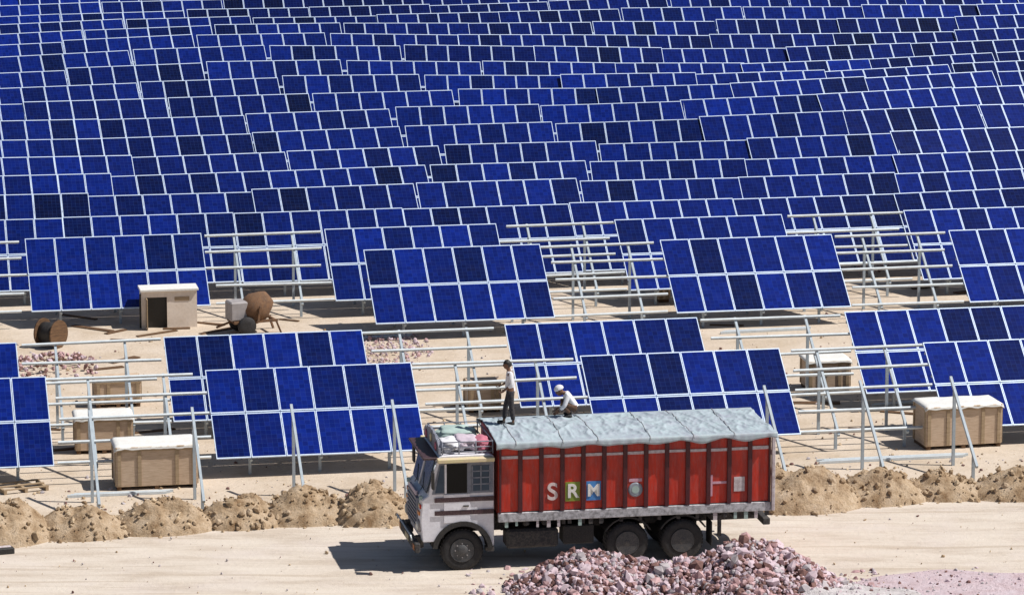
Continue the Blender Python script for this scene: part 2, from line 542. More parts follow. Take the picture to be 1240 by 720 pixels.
cache = {}
def rack(root, wd, purl_s, n_raf, jig=False, ext=0.0):
    """purlins, rafters and posts; meshes shared through the cache"""
    k = ('purlin', round(wd, 3))
    if k not in cache:
        cache[k] = MB().box(-wd / 2 - ext, wd / 2 + ext, -0.03, 0.03, -0.035, 0.035).mesh('purlin', MAT['steel'])
    for s in purl_s:
        o = link('purlin', cache[k], root, slope_pt(0, s, -PT - 0.04), (TILT, 0, 0))
        if jig: o.location += Vector((rnd.uniform(-0.25, 0.25), 0, rnd.uniform(-0.02, 0.02))); o.rotation_euler.y = R(rnd.uniform(-0.5, 0.5))
    if 'rafter' not in cache:
        cache['rafter'] = MB().box(-0.035, 0.035, 0.02, SL + 0.05, -0.045, 0.045).mesh('rafter', MAT['post'])
        zf = (slope_pt(0, 0.45, -0.17)); zb = (slope_pt(0, 2.85, -0.17))
        a = MB().box(-0.04, 0.04, -0.04, 0.04, -0.05, zf.z + 0.01); cache['fpost'] = (a.mesh('post', MAT['post']), zf.y)
        b = MB().box(-0.04, 0.04, -0.04, 0.04, -0.05, zb.z + 0.01)
        cache['bpost'] = (b.mesh('post', MAT['post']), zb.y)
    for i in range(n_raf):
        x = -wd / 2 + wd * (i + 0.5) / n_raf if n_raf > 1 else 0
        link('rafter', cache['rafter'], root, slope_pt(x, 0, -PT - 0.125), (TILT, 0, 0))
        for kk in ('fpost', 'bpost'):
            link('post', cache[kk][0], root, (x, cache[kk][1], 0))

def make_table(n, label, group, loc, purl=(0.4, 1.25, 2.05, 2.95), n_raf=3, far=False):
    wd = n * PX
    root = thing('solar_table', label, 'solar panels', loc, AZ, group)
    for r in range(2):
        for i in range(n):
            c = slope_pt(-wd / 2 + (i + 0.5) * PX, PH / 2 + r * PY)
            link('panel', PANEL, root, c, (TILT, 0, 0))
    rack(root, wd, purl, n_raf)
    return root

def low_left(px, py):   # lower left panel corner seen at this pixel
    return uv(at(px, py, Z0))
def low_from_top(px, py):
    P = at(px, py, Z0 + SL * ST); u, v = uv(P)
    return u, v - SL * CT

near = []           # (row, u0, v, n, label)
W6 = 6 * PX
def T(row, u0, v, n, label): near.append((row, u0, v, n, label))
NG = 'solar tables around the building site'
u, v0 = low_left(262, 555); A_f = u
V0 = 110.75 * 0 + v0
uE, vE = low_left(66, 563)
T(0, uE - W6, V0, 6, 'deep blue solar table cut off by the left edge, in the front row')
T(0, A_f, V0, 6, 'blue solar table in the front row left of the lorry cab')
uB, vB = low_left(967, 522)
B_f = uB - W6
T(0, B_f, V0, 6, 'blue solar table in the front row rising straight behind the red lorry body')
uC, _ = low_from_top(1108, 408)
T(0, uC, V0, 6, 'blue solar table in the front row behind the wooden crate at the right')
uA1, vA1 = low_left(210, 510)
V1 = vA1
uB1, _ = low_from_top(609, 391)
uC1, _ = low_from_top(1023, 378)
T(1, uA1, V1, 6, 'blue solar table just behind the front one left of the lorry cab')
T(1, uB1, V1, 6, 'blue solar table in the second row behind the man standing on the lorry')
T(1, uC1, V1, 6, 'blue solar table in the second row at the right edge, behind the bare rails')
T(1, uA1 - (uB1 - uA1), V1, 6, 'blue solar table in the second row showing a sliver at the left edge')
uD2, vD2 = low_left(455, 392); V4 = vD2
uD3, _ = low_left(820, 379)
T(4, uD2, V4, 6, 'blue solar table on the far side of the sandy lane, above the lorry cab')
T(4, uD3, V4, 6, 'blue solar table across the sandy lane, above the rear of the lorry')
T(4, uD3 + (uD3 - uD2), V4, 6, 'dark blue solar table across the sandy lane at the right edge')
uD1, vD1 = low_left(38, 377); V5 = vD1
uF, _ = low_left(405, 362)
uG, _ = low_left(757, 346)
uI, _ = low_left(1108, 332)
T(5, uD1, V5, 6, 'blue solar table behind the cream hut, nearest of its row at the left')
T(5, uF, V5, 6, 'blue solar table half hidden behind the one above the lorry cab')
T(5, uG, V5, 6, 'blue solar table behind the bare rails above the middle of the lorry')
T(5, uI, V5, 6, 'blue solar table over a black strip of shade at the right')
for row, u0, v, n, lab in near:
    make_table(n, lab, NG, xy(u0 + n * PX / 2, v))

# bare racks in the gaps
BG = 'bare racks waiting for panels'
def bare(u0, u1, v, label, n_raf=2, purl=(0.12, 0.9, 1.75, 2.5, 3.25)):
    root = thing('bare_rack', label, 'steel rack', xy((u0 + u1) / 2, v), AZ, BG)
    rack(root, u1 - u0 - 0.12, purl, n_raf, True)
    return root
def ends(row): return sorted((u0, u0 + n * PX) for r, u0, v, n, l in near if r == row)
labs = {
 0: ['bare pale rack without panels between the two front tables left of the lorry', 'bare pale rack behind the lorry cab, left of the standing man', 'bare pale rack behind the rear end of the lorry'],
 1: ['bare pale rack behind the stacked crates at the left', 'bare pale rack over sand above the lorry cab', 'bare pale rack in the second row above the rear of the lorry'],
 4: ['bare pale rack across the lane above the middle of the lorry', 'bare pale rack across the lane at the right, over sand'],
 5: ['bare pale rack behind the rusty mixer', 'bare pale rack just behind the gap between the two tables above the lorry', 'bare pale rack left of the table with the black shade at the right'],
}
for row, V in ((0, V0), (1, V1), (4, V4), (5, V5)):
    e = ends(row)
    for i in range(len(e) - 1):
        if e[i + 1][0] - e[i][1] > 1.5:
            bare(e[i][1] + 0.05, e[i + 1][0] - 0.05, V, labs[row][i])
bare(uD1 - 4.2, uD1 - 0.05, V5, 'bare pale rack beside the left edge in front of the dark tables')

# the frontmost row: separate post-and-rafter trestles with no rails yet
def trestle(px, py, label):
    u, v = uv(at(px, py))
    root = thing('post_trestle', label, 'steel trestle', xy(u, v - cache['bpost'][1]), AZ, 'trestles of the unfinished front row')
    link('rafter', cache['rafter'], root, slope_pt(0, 0, -PT - 0.125), (TILT, 0, 0))
    for kk in ('fpost', 'bpost'):
        link('post', cache[kk][0], root, (0, cache[kk][1], 0))
for px, py, lab in ((112, 608, 'grey steel post and rafter left of the big wooden crate'),
                    (236, 604, 'grey steel post and rafter at the right end of the left wooden crate'),
                    (356, 600, 'grey steel post and rafter in front of the left blue table'),
                    (478, 594, 'grey steel post and rafter just in front of the lorry bonnet'),
                    (928, 575, 'grey steel post and rafter beside the tail of the lorry'),
                    (1044, 568, 'grey steel post and rafter left of the right wooden crate'),
                    (1154, 563, 'grey steel post and rafter in front of the right wooden crate')):
    trestle(px, py, lab)

# the dense field behind
FAR_LAB = 'blue two tier solar table among the identical tables of the dense field behind'
FAR_GRP = 'solar tables of the dense field'
V6 = uv(at(10, 351, Z0))[1]
proto = None
v = V6
row = 0
n_far = 0
while v < 228:
    off = rnd.uniform(0, 5.5)
    # range of u that can be seen at this depth
    yc = v / CA
    half = 620 / FPX * (yc * CP + CAMH * SP) + 3.5
    ul = uv(Vector((-half, (v + 0) / CA + (-half) * math.tan(AZ), 0)))[0]
    ur = uv(Vector((half, v / CA + half * math.tan(AZ), 0)))[0]
    lat = 0.37 + 0.061 * (v - V6)          # panel columns of all rows stand on one lattice
    uu = lat + math.floor((ul - off - lat) / PX) * PX
    while uu < ur:
        uc = uu + W6 / 2
        def bend(q): return min(1.0, (v - V6) / 12) * 1.0 * noise.noise(Vector((q * 0.055, v * 0.03, 1.3)))
        loc = xy(uc, v + bend(uc) + rnd.uniform(-0.07, 0.07))
        turn = math.atan((bend(uc + 2) - bend(uc - 2)) / 4)
        if proto is None:
            proto = make_table(6, FAR_LAB, FAR_GRP, loc, purl=(0.9, 2.5), n_raf=2)
            ptree = tree_of(proto)
            o = proto
        else:
            o = copy_tree(proto, None, ptree)
            o.location = loc
        o.location.z = gz(loc.x, loc.y) + rnd.uniform(-0.04, 0.04)
        tone = 0.80 + 0.75 * noise.noise(Vector((loc.x * 0.06, loc.y * 0.05, 9.1))) + rnd.uniform(-0.12, 0.12)
        for ch in o.children: ch.color = (tone, tone, tone, 1)
        o.rotation_euler = (R(rnd.uniform(-0.9, 0.9)), math.atan((gz(loc.x - 2, loc.y) - gz(loc.x + 2, loc.y)) / 4) + R(rnd.uniform(-0.25, 0.25)), AZ + turn + R(rnd.uniform(-0.25, 0.25)))
        n_far += 1
        uu += W6
    v += np.interp(v, [145, 166, 188, 205, 222], [4.65, 4.3, 3.65, 3.2, 3.0]) + rnd.uniform(-0.12, 0.12) + (0.7 if row in (3, 8, 13) else 0)
    row += 1
print('far tables', n_far, 'rows', row)
#PART2

# ------------------------------------------------------------------ earth mounds along the road
def mound(px0, px1, py_base, py_top, seed, label, group='earth mounds along the road'):
    a = at(px0, py_base); b = at(px1, py_base)
    wd = (b - a).length
    c = (a + b) / 2
    dep = wd * 0.46
    h = max(0.4, (py_base - py_top) / 44.0 - 2 * dep * 0.24 * 0.62)
    c = c + Vector((-SA, CA, 0)) * dep * 0.8
    wd *= 1.20 + 0.22 * ((seed * 7) % 5) / 4
    r = random.Random(seed)
    pk = [(r.uniform(-0.35, 0.35), r.uniform(-0.3, 0.3), r.uniform(0.5, 1.0), r.uniform(0.35, 0.6)) for _ in range(4)]
    def hz(x, y):
        d = math.hypot(x, y)
        env = max(0.0, 1 - d ** 2.4)
        g = max(k * math.exp(-((x - p) ** 2 + (y - q) ** 2) / (s * s)) for p, q, k, s in pk)
        n1 = noise.fractal(Vector((x * 2.4 + seed * 7, y * 2.4, seed)), 0.8, 2.0, 5)
        n2 = noise.noise(Vector((x * 9 + seed, y * 9, 3)))
        return env ** 0.62 * (0.52 + 0.5 * g) * (1 + 0.20 * n1 + 0.06 * n2)
    root = thing('earth_mound', label, 'earth mound', c, AZ, group)
    def fn(i, j):
        x, y = (i - 0.5) * 2.3, (j - 0.5) * 2.3
        return Vector((x * wd / 2, y * dep, -0.03 + h * hz(x, y)))
    hmesh('heap', 60, 44, fn, MAT['mound'], root, smooth=True)
    pts = []
    for _ in range(170):
        t = r.uniform(0, math.tau); q = math.sqrt(r.random()) * 1.12
        x, y = q * math.cos(t), q * math.sin(t)
        s = 0.02 + 0.085 * r.random() ** 3
        pts.append((x * wd / 2, y * dep, h * hz(x, y) + s * 0.15, s))
    tag(stones('clods', pts, [MAT['clod'], MAT['mound'], MAT['mound'], MAT['batten']], root, seed), kind='stuff')

for k, (x0, x1, yb, yt, lab) in enumerate((
    (-60, 60, 662, 598, 'brown mound of dug earth cut off by the left edge'),
    (52, 158, 654, 604, 'tan mound of dug earth, second from the left edge'),
    (148, 252, 648, 597, 'tan mound of dug earth below the big wooden crate'),
    (246, 342, 641, 594, 'tan mound of dug earth, fourth from the left edge'),
    (330, 428, 636, 584, 'tan mound of dug earth, second to the left of the lorry'),
    (414, 506, 637, 578, 'tan mound of dug earth just left of the lorry cab'),
    (916, 1042, 622, 557, 'large tan mound of dug earth just right of the lorry tail'),
    (1024, 1120, 612, 560, 'tan mound of dug earth below the bare trestles at the right'),
    (1108, 1202, 606, 558, 'tan mound of dug earth below the crate at the right'),
    (1194, 1300, 606, 556, 'tan mound of dug earth cut off by the right edge'),
    (600, 720, 632, 580, 'mound of dug earth behind the lorry cab end'), (720, 850, 628, 575, 'mound of dug earth behind the lorry tail end'))[:10]):
    mound(x0, x1, yb, yt, 20 + k, lab)

# ------------------------------------------------------------------ rubble heap in front of the lorry
def heap_profile(px):
    pts = [(596, 712), (615, 692), (650, 676), (690, 656), (720, 652), (760, 664), (800, 668), (840, 664), (870, 648), (900, 636), (930, 646), (965, 656), (1000, 678), (1024, 693)]
    for (a, ya), (b, yb) in zip(pts, pts[1:]):
        if a <= px <= b:
            t = (px - a) / (b - a); return ya + (yb - ya) * t + 15
    return 735
RB = at(800, 712)           # ridge line on the ground
def heap_h(x, y):
    """height of the rubble at world x and depth offset y from the ridge"""
    zc = (RB.y + 0.0) * CP + CAMH * SP
    px = 620 + FPX * x / zc
    top = max(0.0, (712 - heap_profile(px)) / 46.0)
    wy = 0.55 + top * 0.95
    f = max(0.0, 1 - abs(y) / (wy * (1.0 if y > 0 else 1.9)))
    n = 0.14 * noise.noise(Vector((x * 1.3, y * 1.3, 2))) + 0.07 * noise.noise(Vector((x * 4, y * 4, 7)))
    return max(0.0, top * (f ** 0.85) + n * min(1, f * 3) * min(1, top * 2))
rub = thing('rubble_heap', 'heap of pinkish broken stones in front of the lorry rear wheels', 'rubble', (RB.x, RB.y, 0))
X0, X1 = at(590, 712).x, at(1040, 712).x
hmesh('heap_core', 120, 50, lambda i, j: Vector((X0 + (X1 - X0) * i - RB.x, -3.6 + 5.4 * j, -0.05 + heap_h(X0 + (X1 - X0) * i, -3.6 + 5.4 * j) * 0.97)), MAT['stone_c'], rub, False)
sp = []
r = random.Random(4)
tries = 0
while len(sp) < 9000 and tries < 80000:
    tries += 1
    x = r.uniform(X0 - 0.5, X1 + 0.7); y = r.uniform(-3.6, 1.8)
    hh = heap_h(x, y)
    if hh < 0.05 and r.random() > 0.075: continue
    s = (0.026 + 0.075 * r.random() ** 2.2) if r.random() > 0.03 else r.uniform(0.11, 0.17)
    sp.append((x - RB.x, y, hh + s * 0.25, s))
tag(stones('broken_stones', sp, [MAT['stone_a'], MAT['stone_b'], MAT['stone_d'], MAT['stone_b'], MAT['stone_c'], MAT['stone_b'], MAT['stone_c'], MAT['stone_a']], rub, 9), kind='stuff')

# low spreads of fine stuff at the lower right
def spread(name, label, cat, cx, cy, rx, ry, h, mat, seed):
    c = at(cx, cy)
    root = thing(name, label, cat, c)
    def fn(i, j):
        x, y = (i - 0.5) * 2.2, (j - 0.5) * 2.2
        d = math.hypot(x, y) + 0.22 * noise.noise(Vector((x * 2 + seed, y * 2, seed)))
        e = max(0.0, 1 - d)
        return Vector((x * rx, y * ry, -0.012 + 0.05 * min(1, e * 6) + h * e ** 1.1 * (1 + 0.35 * noise.noise(Vector((x * 5, y * 5, seed))))))
    hmesh('bed', 90, 60, fn, mat, root)
    rr = random.Random(seed); pts = []
    for _ in range(700):
        t = rr.uniform(0, math.tau); q = math.sqrt(rr.random()) * 1.0
        x, y = q * math.cos(t), q * math.sin(t)
        s = 0.012 + 0.05 * rr.random() ** 4
        pts.append((x * rx, y * ry, fn(x / 2.2 + 0.5, y / 2.2 + 0.5).z + s * 0.2, s))
    tag(stones('grit', pts, [MAT['stone_b'], MAT['stone_d'], MAT['stone_c'], MAT['stone_b']], root, seed), kind='stuff')
spread('gravel_pile', 'low pile of fine grey gravel beside the pinkish stones', 'gravel', 1000, 735, 2.9, 2.3, 0.42, MAT['fine'], 31)
spread('grit_spread', 'flat spread of pinkish lilac grit at the lower right edge', 'grit', 1190, 720, 4.3, 2.6, 0.06, MAT['pink'], 37)

# ------------------------------------------------------------------ lorry
TA = R(10.3)
T0 = at(560, 691)
TM = Matrix.Translation(T0) @ Matrix.Rotation(TA, 4, 'Z')
lorry = thing('lorry', 'white cabbed ten wheel lorry with a ribbed red cargo body, parked on the dirt road', 'lorry', T0, TA)
P = lambda mb, name, mats, bevel=0.0, parent=None: mb.build(name, mats, parent or lorry, bevel)
WID = 2.42
# cab shell
arch = [(0.68 * math.cos(t), 0.54 + 0.68 * math.sin(t)) for t in np.linspace(R(158), R(8), 14)]
prof = [(-1.02, 0.80), (-0.72, 0.80)] + arch + [(0.80, 0.64), (0.82, 0.64), (0.82, 2.98), (0.70, 3.04), (-0.52, 3.04), (-0.64, 2.96), (-0.86, 2.02), (-1.02, 1.90), (-1.07, 1.35)]
P(MB().prism(prof, 0.0, WID), 'cab_shell', MAT['cabwhite'], 0.03)
# upper side of the cab is dark: window band
for side, (ya, yb) in (('near', (-0.016, -0.003)), ('far', (WID + 0.003, WID + 0.016))):
    P(MB().prism([(-0.78, 2.04), (0.80, 2.04), (0.80, 2.86), (-0.58, 2.86)], ya, yb), 'window_surround', MAT['cabgrey'])
    s = -1 if side == 'near' else 1
    yo = ya if side == 'near' else yb
    def slab(x0, x1, z0, z1, d, t=0.012):
        a, b = (yo + s * d, yo + s * (d + t))
        return min(a, b), max(a, b)
    y0, y1 = slab(0, 0, 0, 0, 0.004)
    P(MB().box(-0.40, 0.12, y0, y1, 2.06, 2.82), 'door_window', MAT['glass'])
    w2 = P(MB().box(0.24, 0.72, y0, y1, 2.10, 2.76), 'rear_side_window', MAT['glassblue'])
    g = MB()
    y2, y3 = slab(0, 0, 0, 0, 0.018)
    for z in (2.26, 2.43, 2.60): g.box(0.24, 0.72, y2, y3, z, z + 0.03)
    for x in (0.24, 0.46, 0.69): g.box(x, x + 0.03, y2, y3, 2.11, 2.75)
    P(g, 'window_grille', MAT['cabgrey'], 0, w2)
    P(MB().prism([(-0.70, 2.08), (-0.48, 2.08), (-0.48, 2.78), (-0.56, 2.78)], y0, y1), 'quarter_window', MAT['glassblue'])
    P(MB().box(-0.46, -0.41, y2, y3 + 0.01 * (s > 0), 2.06, 2.82), 'window_post', MAT['cabwhite'])
    yd0, yd1 = (-0.028, -0.002) if s < 0 else (WID + 0.002, WID + 0.028)
    dr = P(MB().prism([(-0.48, 1.28), (0.20, 1.28), (0.20, 2.03), (-0.48, 2.03)], yd0, yd1), 'door', MAT['cabwhite'], 0.008)
    yh = (-0.06, -0.029) if s < 0 else (WID + 0.029, WID + 0.06)
    P(MB().box(0.02, 0.16, yh[0], yh[1], 1.70, 1.735), 'handle', MAT['chassis'], 0, dr)
    for z0 in (1.83, 1.49):
        ys = (-0.034, -0.0295) if s < 0 else (WID + 0.0295, WID + 0.034)
        P(MB().box(-0.72, 0.81, ys[0], ys[1], z0, z0 + 0.12), 'stripe', MAT['trim'])
    yv = (-0.22, -0.004) if s < 0 else (WID + 0.004, WID + 0.22)
    P(MB().box(-0.66, 0.80, yv[0], yv[1], 2.885, 2.985), 'side_visor', MAT['yellow'], 0.012)
    # wheel arch lip
    am = MB()
    ya2, yb2 = (-0.07, 0.5) if s < 0 else (WID - 0.5, WID + 0.07)
    outer = [(0.78 * math.cos(t), 0.54 + 0.78 * math.sin(t)) for t in np.linspace(R(172), R(4), 16)]
    inner = [(0.66 * math.cos(t), 0.54 + 0.66 * math.sin(t)) for t in np.linspace(R(4), R(172), 16)]
    am.prism(outer + inner, ya2, yb2)
    P(am, 'wheel_arch', MAT['black'])
    # step
    P(MB().box(0.60, 0.82, *((-0.03, 0.20) if s < 0 else (WID - 0.20, WID + 0.03)), 0.50, 0.62), 'step', MAT['chassis'], 0.01)
    # mirror on an arm
    ym = -0.34 if s < 0 else WID + 0.34
    mr = P(MB().box(-0.84, -0.78, ym - 0.11, ym + 0.11, 2.26, 2.72), 'mirror', MAT['black'], 0.015)
    P(MB().tube([(-0.66, -0.01 if s < 0 else WID + 0.01, 2.90), (-0.78, ym, 2.80), (-0.80, ym, 2.5)], 0.016, 6), 'mirror_arm', MAT['steel'], 0, mr)
# front face
fr = MB()
for ya, yb in ((0.14, 1.16), (1.26, 2.28)):
    fr.prism([(-0.915, 2.06), (-0.885, 2.05), (-0.675, 2.88), (-0.705, 2.89)], ya, yb)
P(fr, 'windscreen', MAT['glassblue'])
P(MB().prism([(-0.94, 2.06), (-0.86, 2.04), (-0.66, 2.90), (-0.72, 2.91)], 1.17, 1.25), 'windscreen_bar', MAT['cabwhite'])
P(MB().box(-1.00, -0.60, 0.02, WID - 0.02, 2.93, 2.99), 'sun_visor', MAT['trim'], 0.01)
gr = MB()
for k in range(7): gr.box(-1.13, -1.03, 0.55, WID - 0.55, 1.10 + k * 0.10, 1.145 + k * 0.10)
gr.box(-1.10, -1.03, 0.50, WID - 0.50, 1.03, 1.84)
P(gr, 'grille', MAT['cabgrey'])
for y, z, mm in ((0.16, 1.70, 'red'), (0.30, 1.70, 'yellow'), (WID - 0.16, 1.70, 'red'), (WID - 0.30, 1.70, 'yellow'), (0.20, 1.92, 'clothteal'), (WID - 0.20, 1.92, 'clothteal')):
    P(MB().box(-1.075, -1.0, y - 0.055, y + 0.055, z - 0.05, z + 0.05), 'painted_tile', MAT[mm])
for y in (0.62, 1.55): P(MB().tube([(-0.98, y, 2.03), (-0.90, y + 0.05, 2.12), (-0.83, y + 0.32, 2.42)], 0.012, 5), 'wiper', MAT['black'])
P(MB().tube([(-1.30, 0.05, 0.86), (-1.32, 0.05, 0.98), (-1.32, WID - 0.05, 0.98), (-1.30, WID - 0.05, 0.86)], 0.022, 6), 'bull_bar', MAT['steel'])
P(MB().box(-1.10, -1.04, 0.70, WID - 0.70, 1.865, 1.99), 'name_board', MAT['clothmauve'], 0.01)
for y in (0.30, WID - 0.30):
    h = P(MB().lathe([(0.17, 0), (0.17, 0.07), (0.12, 0.09)], 18, 0, Matrix.Translation((-1.03, y, 1.18)) @ Matrix.Rotation(R(90), 4, 'Z')), 'headlight_ring', MAT['greyp'])
    h.name = 'headlight'
    P(MB().lathe([(0.13, 0.085), (0.10, 0.115), (0.03, 0.125)], 18, 0, Matrix.Translation((-1.03, y, 1.18)) @ Matrix.Rotation(R(90), 4, 'Z')), 'lens', MAT['lamp'], 0, h)
    P(MB().box(-1.10, -1.03, y - 0.12, y + 0.12, 1.46, 1.56), 'indicator', MAT['orange'], 0.01)
bp = P(MB().box(-1.24, -1.10, -0.10, WID + 0.10, 0.56, 0.80).box(-1.16, -0.95, 0.3, 0.45, 0.58, 0.9).box(-1.16, -0.95, WID - 0.45, WID - 0.3, 0.58, 0.9), 'bumper', MAT['chassis'], 0.02)
P(MB().box(-1.252, -1.243, 0.95, 1.5, 0.60, 0.76), 'number_plate', MAT['yellow'], 0, bp)
for y in (-0.02, WID - 0.18): P(MB().box(-1.256, -1.243, y, y + 0.2, 0.61, 0.75), 'marker_lamp', MAT['orange'], 0, bp)
# crown board and rack over the cab
cb = MB()
crown = [(0.02, 3.06), (WID - 0.02, 3.06), (WID - 0.05, 3.22)]
for k in range(13):
    t = k / 12; crown.append((WID - 0.1 - t * (WID - 0.2), 3.28 + 0.18 * math.sin(math.pi * t) + (0.05 if k % 2 else 0)))
crown.append((0.05, 3.22))
va = [(-0.60, y, z) for y, z in crown]; vb = [(-0.54, y, z) for y, z in crown]
n = len(crown)
cb._add(va + vb, [tuple(range(n)), tuple(range(2 * n - 1, n - 1, -1))] + [(i, n + i, n + (i + 1) % n, (i + 1) % n) for i in range(n)])
cbo = P(cb, 'crown_board', MAT['cabgrey'])
for y, z, mm in ((0.45, 3.19, 'clothpink'), (1.21, 3.26, 'yellow'), (1.97, 3.19, 'clothpink')):
    P(MB().lathe([(0.12, 0), (0.12, 0.02), (0.05, 0.035)], 16, 0, Matrix.Translation((-0.602, y, z)) @ Matrix.Rotation(R(90), 4, 'Z')), 'rosette', MAT[mm], 0, cbo)
rk = MB()
for y in (0.06, WID - 0.06):
    for z in (3.10, 3.22, 3.36): rk.tube([(-0.5, y, z), (0.80, y, z)], 0.016, 6)
    for x in (-0.5, -0.07, 0.36, 0.80): rk.tube([(x, y, 3.03), (x, y, 3.37)], 0.018, 6)
for x in (-0.5, 0.80):
    for z in (3.10, 3.36): rk.tube([(x, 0.06, z), (x, WID - 0.06, z)], 0.016, 6)
P(rk, 'roof_rack', MAT['cabgrey'])

# chassis and running gear
ch = MB()
for y in (0.72, 1.62): ch.box(-0.9, 8.0, y, y + 0.09, 0.86, 1.12)
for x in (0.9, 2.2, 3.4, 4.95, 6.6, 7.8): ch.box(x, x + 0.1, 0.81, 1.62, 0.9, 1.08)
P(ch, 'chassis', MAT['chassis'])
P(MB().box(-0.25, 0.25, 0.25, WID - 0.25, 0.44, 0.60).tube([(0, 0.3, 0.54), (0, WID - 0.3, 0.54)], 0.08), 'front_axle', MAT['chassis'])
for x in (4.30, 5.75):
    P(MB().tube([(x, 0.2, 0.54), (x, WID - 0.2, 0.54)], 0.10).lathe([(0.1, -0.25), (0.28, -0.1), (0.28, 0.1), (0.1, 0.25)], 16, 0, Matrix.Translation((x, WID / 2, 0.54))), 'rear_axle', MAT['chassis'])
P(MB().box(1.15, 2.5, 0.02, 0.62, 0.52, 1.02), 'fuel_tank', MAT['chassis'], 0.06)
P(MB().box(2.62, 3.42, 0.0, 0.6, 0.58, 1.08), 'tool_box', MAT['black'], 0.03)
P(MB().box(1.3, 2.3, 1.82, WID, 0.55, 1.05), 'battery_box', MAT['black'], 0.03)
def wheel(x, yc, wd, front):
    M = Matrix.Translation((x, yc, 0.54))
    prof = [(0.30, -wd / 2 + 0.03), (0.44, -wd / 2), (0.515, -wd / 2 + 0.02), (0.54, -wd / 2 + 0.06), (0.54, wd / 2 - 0.06), (0.515, wd / 2 - 0.02), (0.44, wd / 2), (0.30, wd / 2 - 0.03), (0.28, 0.0)]
    m = MB().lathe(prof, 40, 0, M)
    for k in range(36):     # tread blocks
        a = k * math.tau / 36
        Mb = M @ Matrix.Rotation(a, 4, 'Y')
        m.box(0.535, 0.553, -wd / 2 + 0.05, wd / 2 - 0.05, -0.028, 0.028, 0, Mb)
    wh = P(m, 'wheel', MAT['rubber'])
    out = -1 if yc < WID / 2 else 1
    d = 1 if front else -1
    rim = [(0.315, out * (wd / 2 - 0.01)), (0.30, out * (wd / 2 + 0.005)), (0.275, out * (wd / 2 - 0.03)), (0.20, out * (wd / 2 - (0.05 if front else 0.14))), (0.16, out * (wd / 2 - (0.01 if front else 0.13))), (0.12, out * (wd / 2 + (0.02 if front else -0.02))), (0.04, out * (wd / 2 + (0.035 if front else 0.0)))]
    ro = P(MB().lathe(rim, 28, 0, M), 'rim', MAT['rim'], 0, wh)
    bo = MB()
    for k in range(8):
        a = k * math.tau / 8
        bo.lathe([(0.018, 0), (0.018, out * 0.035)], 6, 0, M @ Matrix.Translation((0.18 * math.cos(a), out * (wd / 2 - (0.03 if front else 0.14)), 0.18 * math.sin(a))))
    P(bo, 'wheel_nuts', MAT['greyp'], 0, wh)
for y in (0.15, WID - 0.15): wheel(0, y, 0.27, True)
for x in (4.30, 5.75):
    for y in (0.28, WID - 0.28): wheel(x, y, 0.54, False)
for x in (4.30, 5.75):
    for ya, yb in ((-0.04, 0.62), (WID - 0.62, WID + 0.04)):
        o_ = [(x + 0.70 * math.cos(t), 0.54 + 0.70 * math.sin(t)) for t in np.linspace(R(150), R(30), 10)]
        i_ = [(x + 0.66 * math.cos(t), 0.54 + 0.66 * math.sin(t)) for t in np.linspace(R(30), R(150), 10)]
        P(MB().prism(o_ + i_, ya, yb), 'mudguard', MAT['black'])
for ya, yb in ((-0.02, 0.10), (WID - 0.1, WID + 0.02)): P(MB().box(6.68, 6.76, ya, yb, 0.62, 1.18), 'tail_bracket', MAT['chassis'])
for ya, yb in ((0.02, 0.6), (WID - 0.6, WID - 0.02)): P(MB().box(6.5, 6.53, ya, yb, 0.36, 1.0), 'mud_flap', MAT['black'])
P(MB().box(7.86, 8.06, 0.0, WID, 0.86, 1.04), 'rear_bumper', MAT['chassis'], 0.02)

# cargo body
BX0, BX1, BZ0, BZ1 = 0.93, 8.02, 1.53, 3.27
YN, YF = -0.10, WID + 0.10
P(MB().box(BX0, BX1, YN + 0.02, YF - 0.02, 1.30, 1.40), 'cargo_floor', MAT['darkwood'])
for x in np.arange(BX0 + 0.15, BX1 - 0.1, 0.5): P(MB().box(x, x + 0.09, YN + 0.06, YF - 0.06, 1.13, 1.295), 'cross_beam', MAT['chassis'])
nb = 13
bay = (BX1 - BX0) / nb
for s in (-1, 1):
    yo = YN if s < 0 else YF
    def span(a, b): return (yo + min(s * a, s * b), yo + max(s * a, s * b))
    y0, y1 = span(-0.05, 0.0)
    P(MB().box(BX0, BX1, y0, y1, BZ0, BZ1), 'side_panel', MAT['red'])
    for k in range(nb + 1):
        x = BX0 + k * bay
        ry0, ry1 = span(0.002, 0.06)
        P(MB().box(max(BX0, x - 0.055), min(BX1, x + 0.055), ry0, ry1, BZ0 - 0.02, BZ1 - 0.02), 'rib', MAT['rib'], 0.008)
    # planked lower edge, rails
    ry0, ry1 = span(0.003, 0.03)
    rl = MB()
    rj = random.Random(3 + s)
    for k in range(nb):
        a, b = BX0 + k * bay + 0.06, BX0 + (k + 1) * bay - 0.06
        rl.box(a, b, ry0, ry1, 2.90 + rj.uniform(-0.012, 0.012), 2.975 + rj.uniform(-0.012, 0.012))
    P(rl, 'pale_rail', MAT['pale'])
    t0, t1 = span(-0.06, 0.12)
    P(MB().box(BX0 - 0.02, BX1 + 0.02, t0, t1, BZ1, BZ1 + 0.08), 'top_rail', MAT['rib'], 0.01)
    t0, t1 = span(-0.06, 0.05)
    fl = P(MB().box(BX0 - 0.02, BX1 + 0.02, t0, t1, 1.27, BZ0 - 0.025), 'floor_beam', MAT['floor_rail'], 0.012)
    for k in range(26):     # rope hooks and hanging tassels under the beam
        x = BX0 + 0.15 + k * 0.272
        if 3.55 < x < 6.5: continue
        h0, h1 = span(0.0, 0.03)
        L = rj.uniform(0.08, 0.20)
        P(MB().box(x, x + rj.uniform(0.05, 0.11), h0, h1, 1.265 - L, 1.267), 'tassel', MAT[rj.choice(('clothteal', 'pale', 'chassis'))], 0, fl)
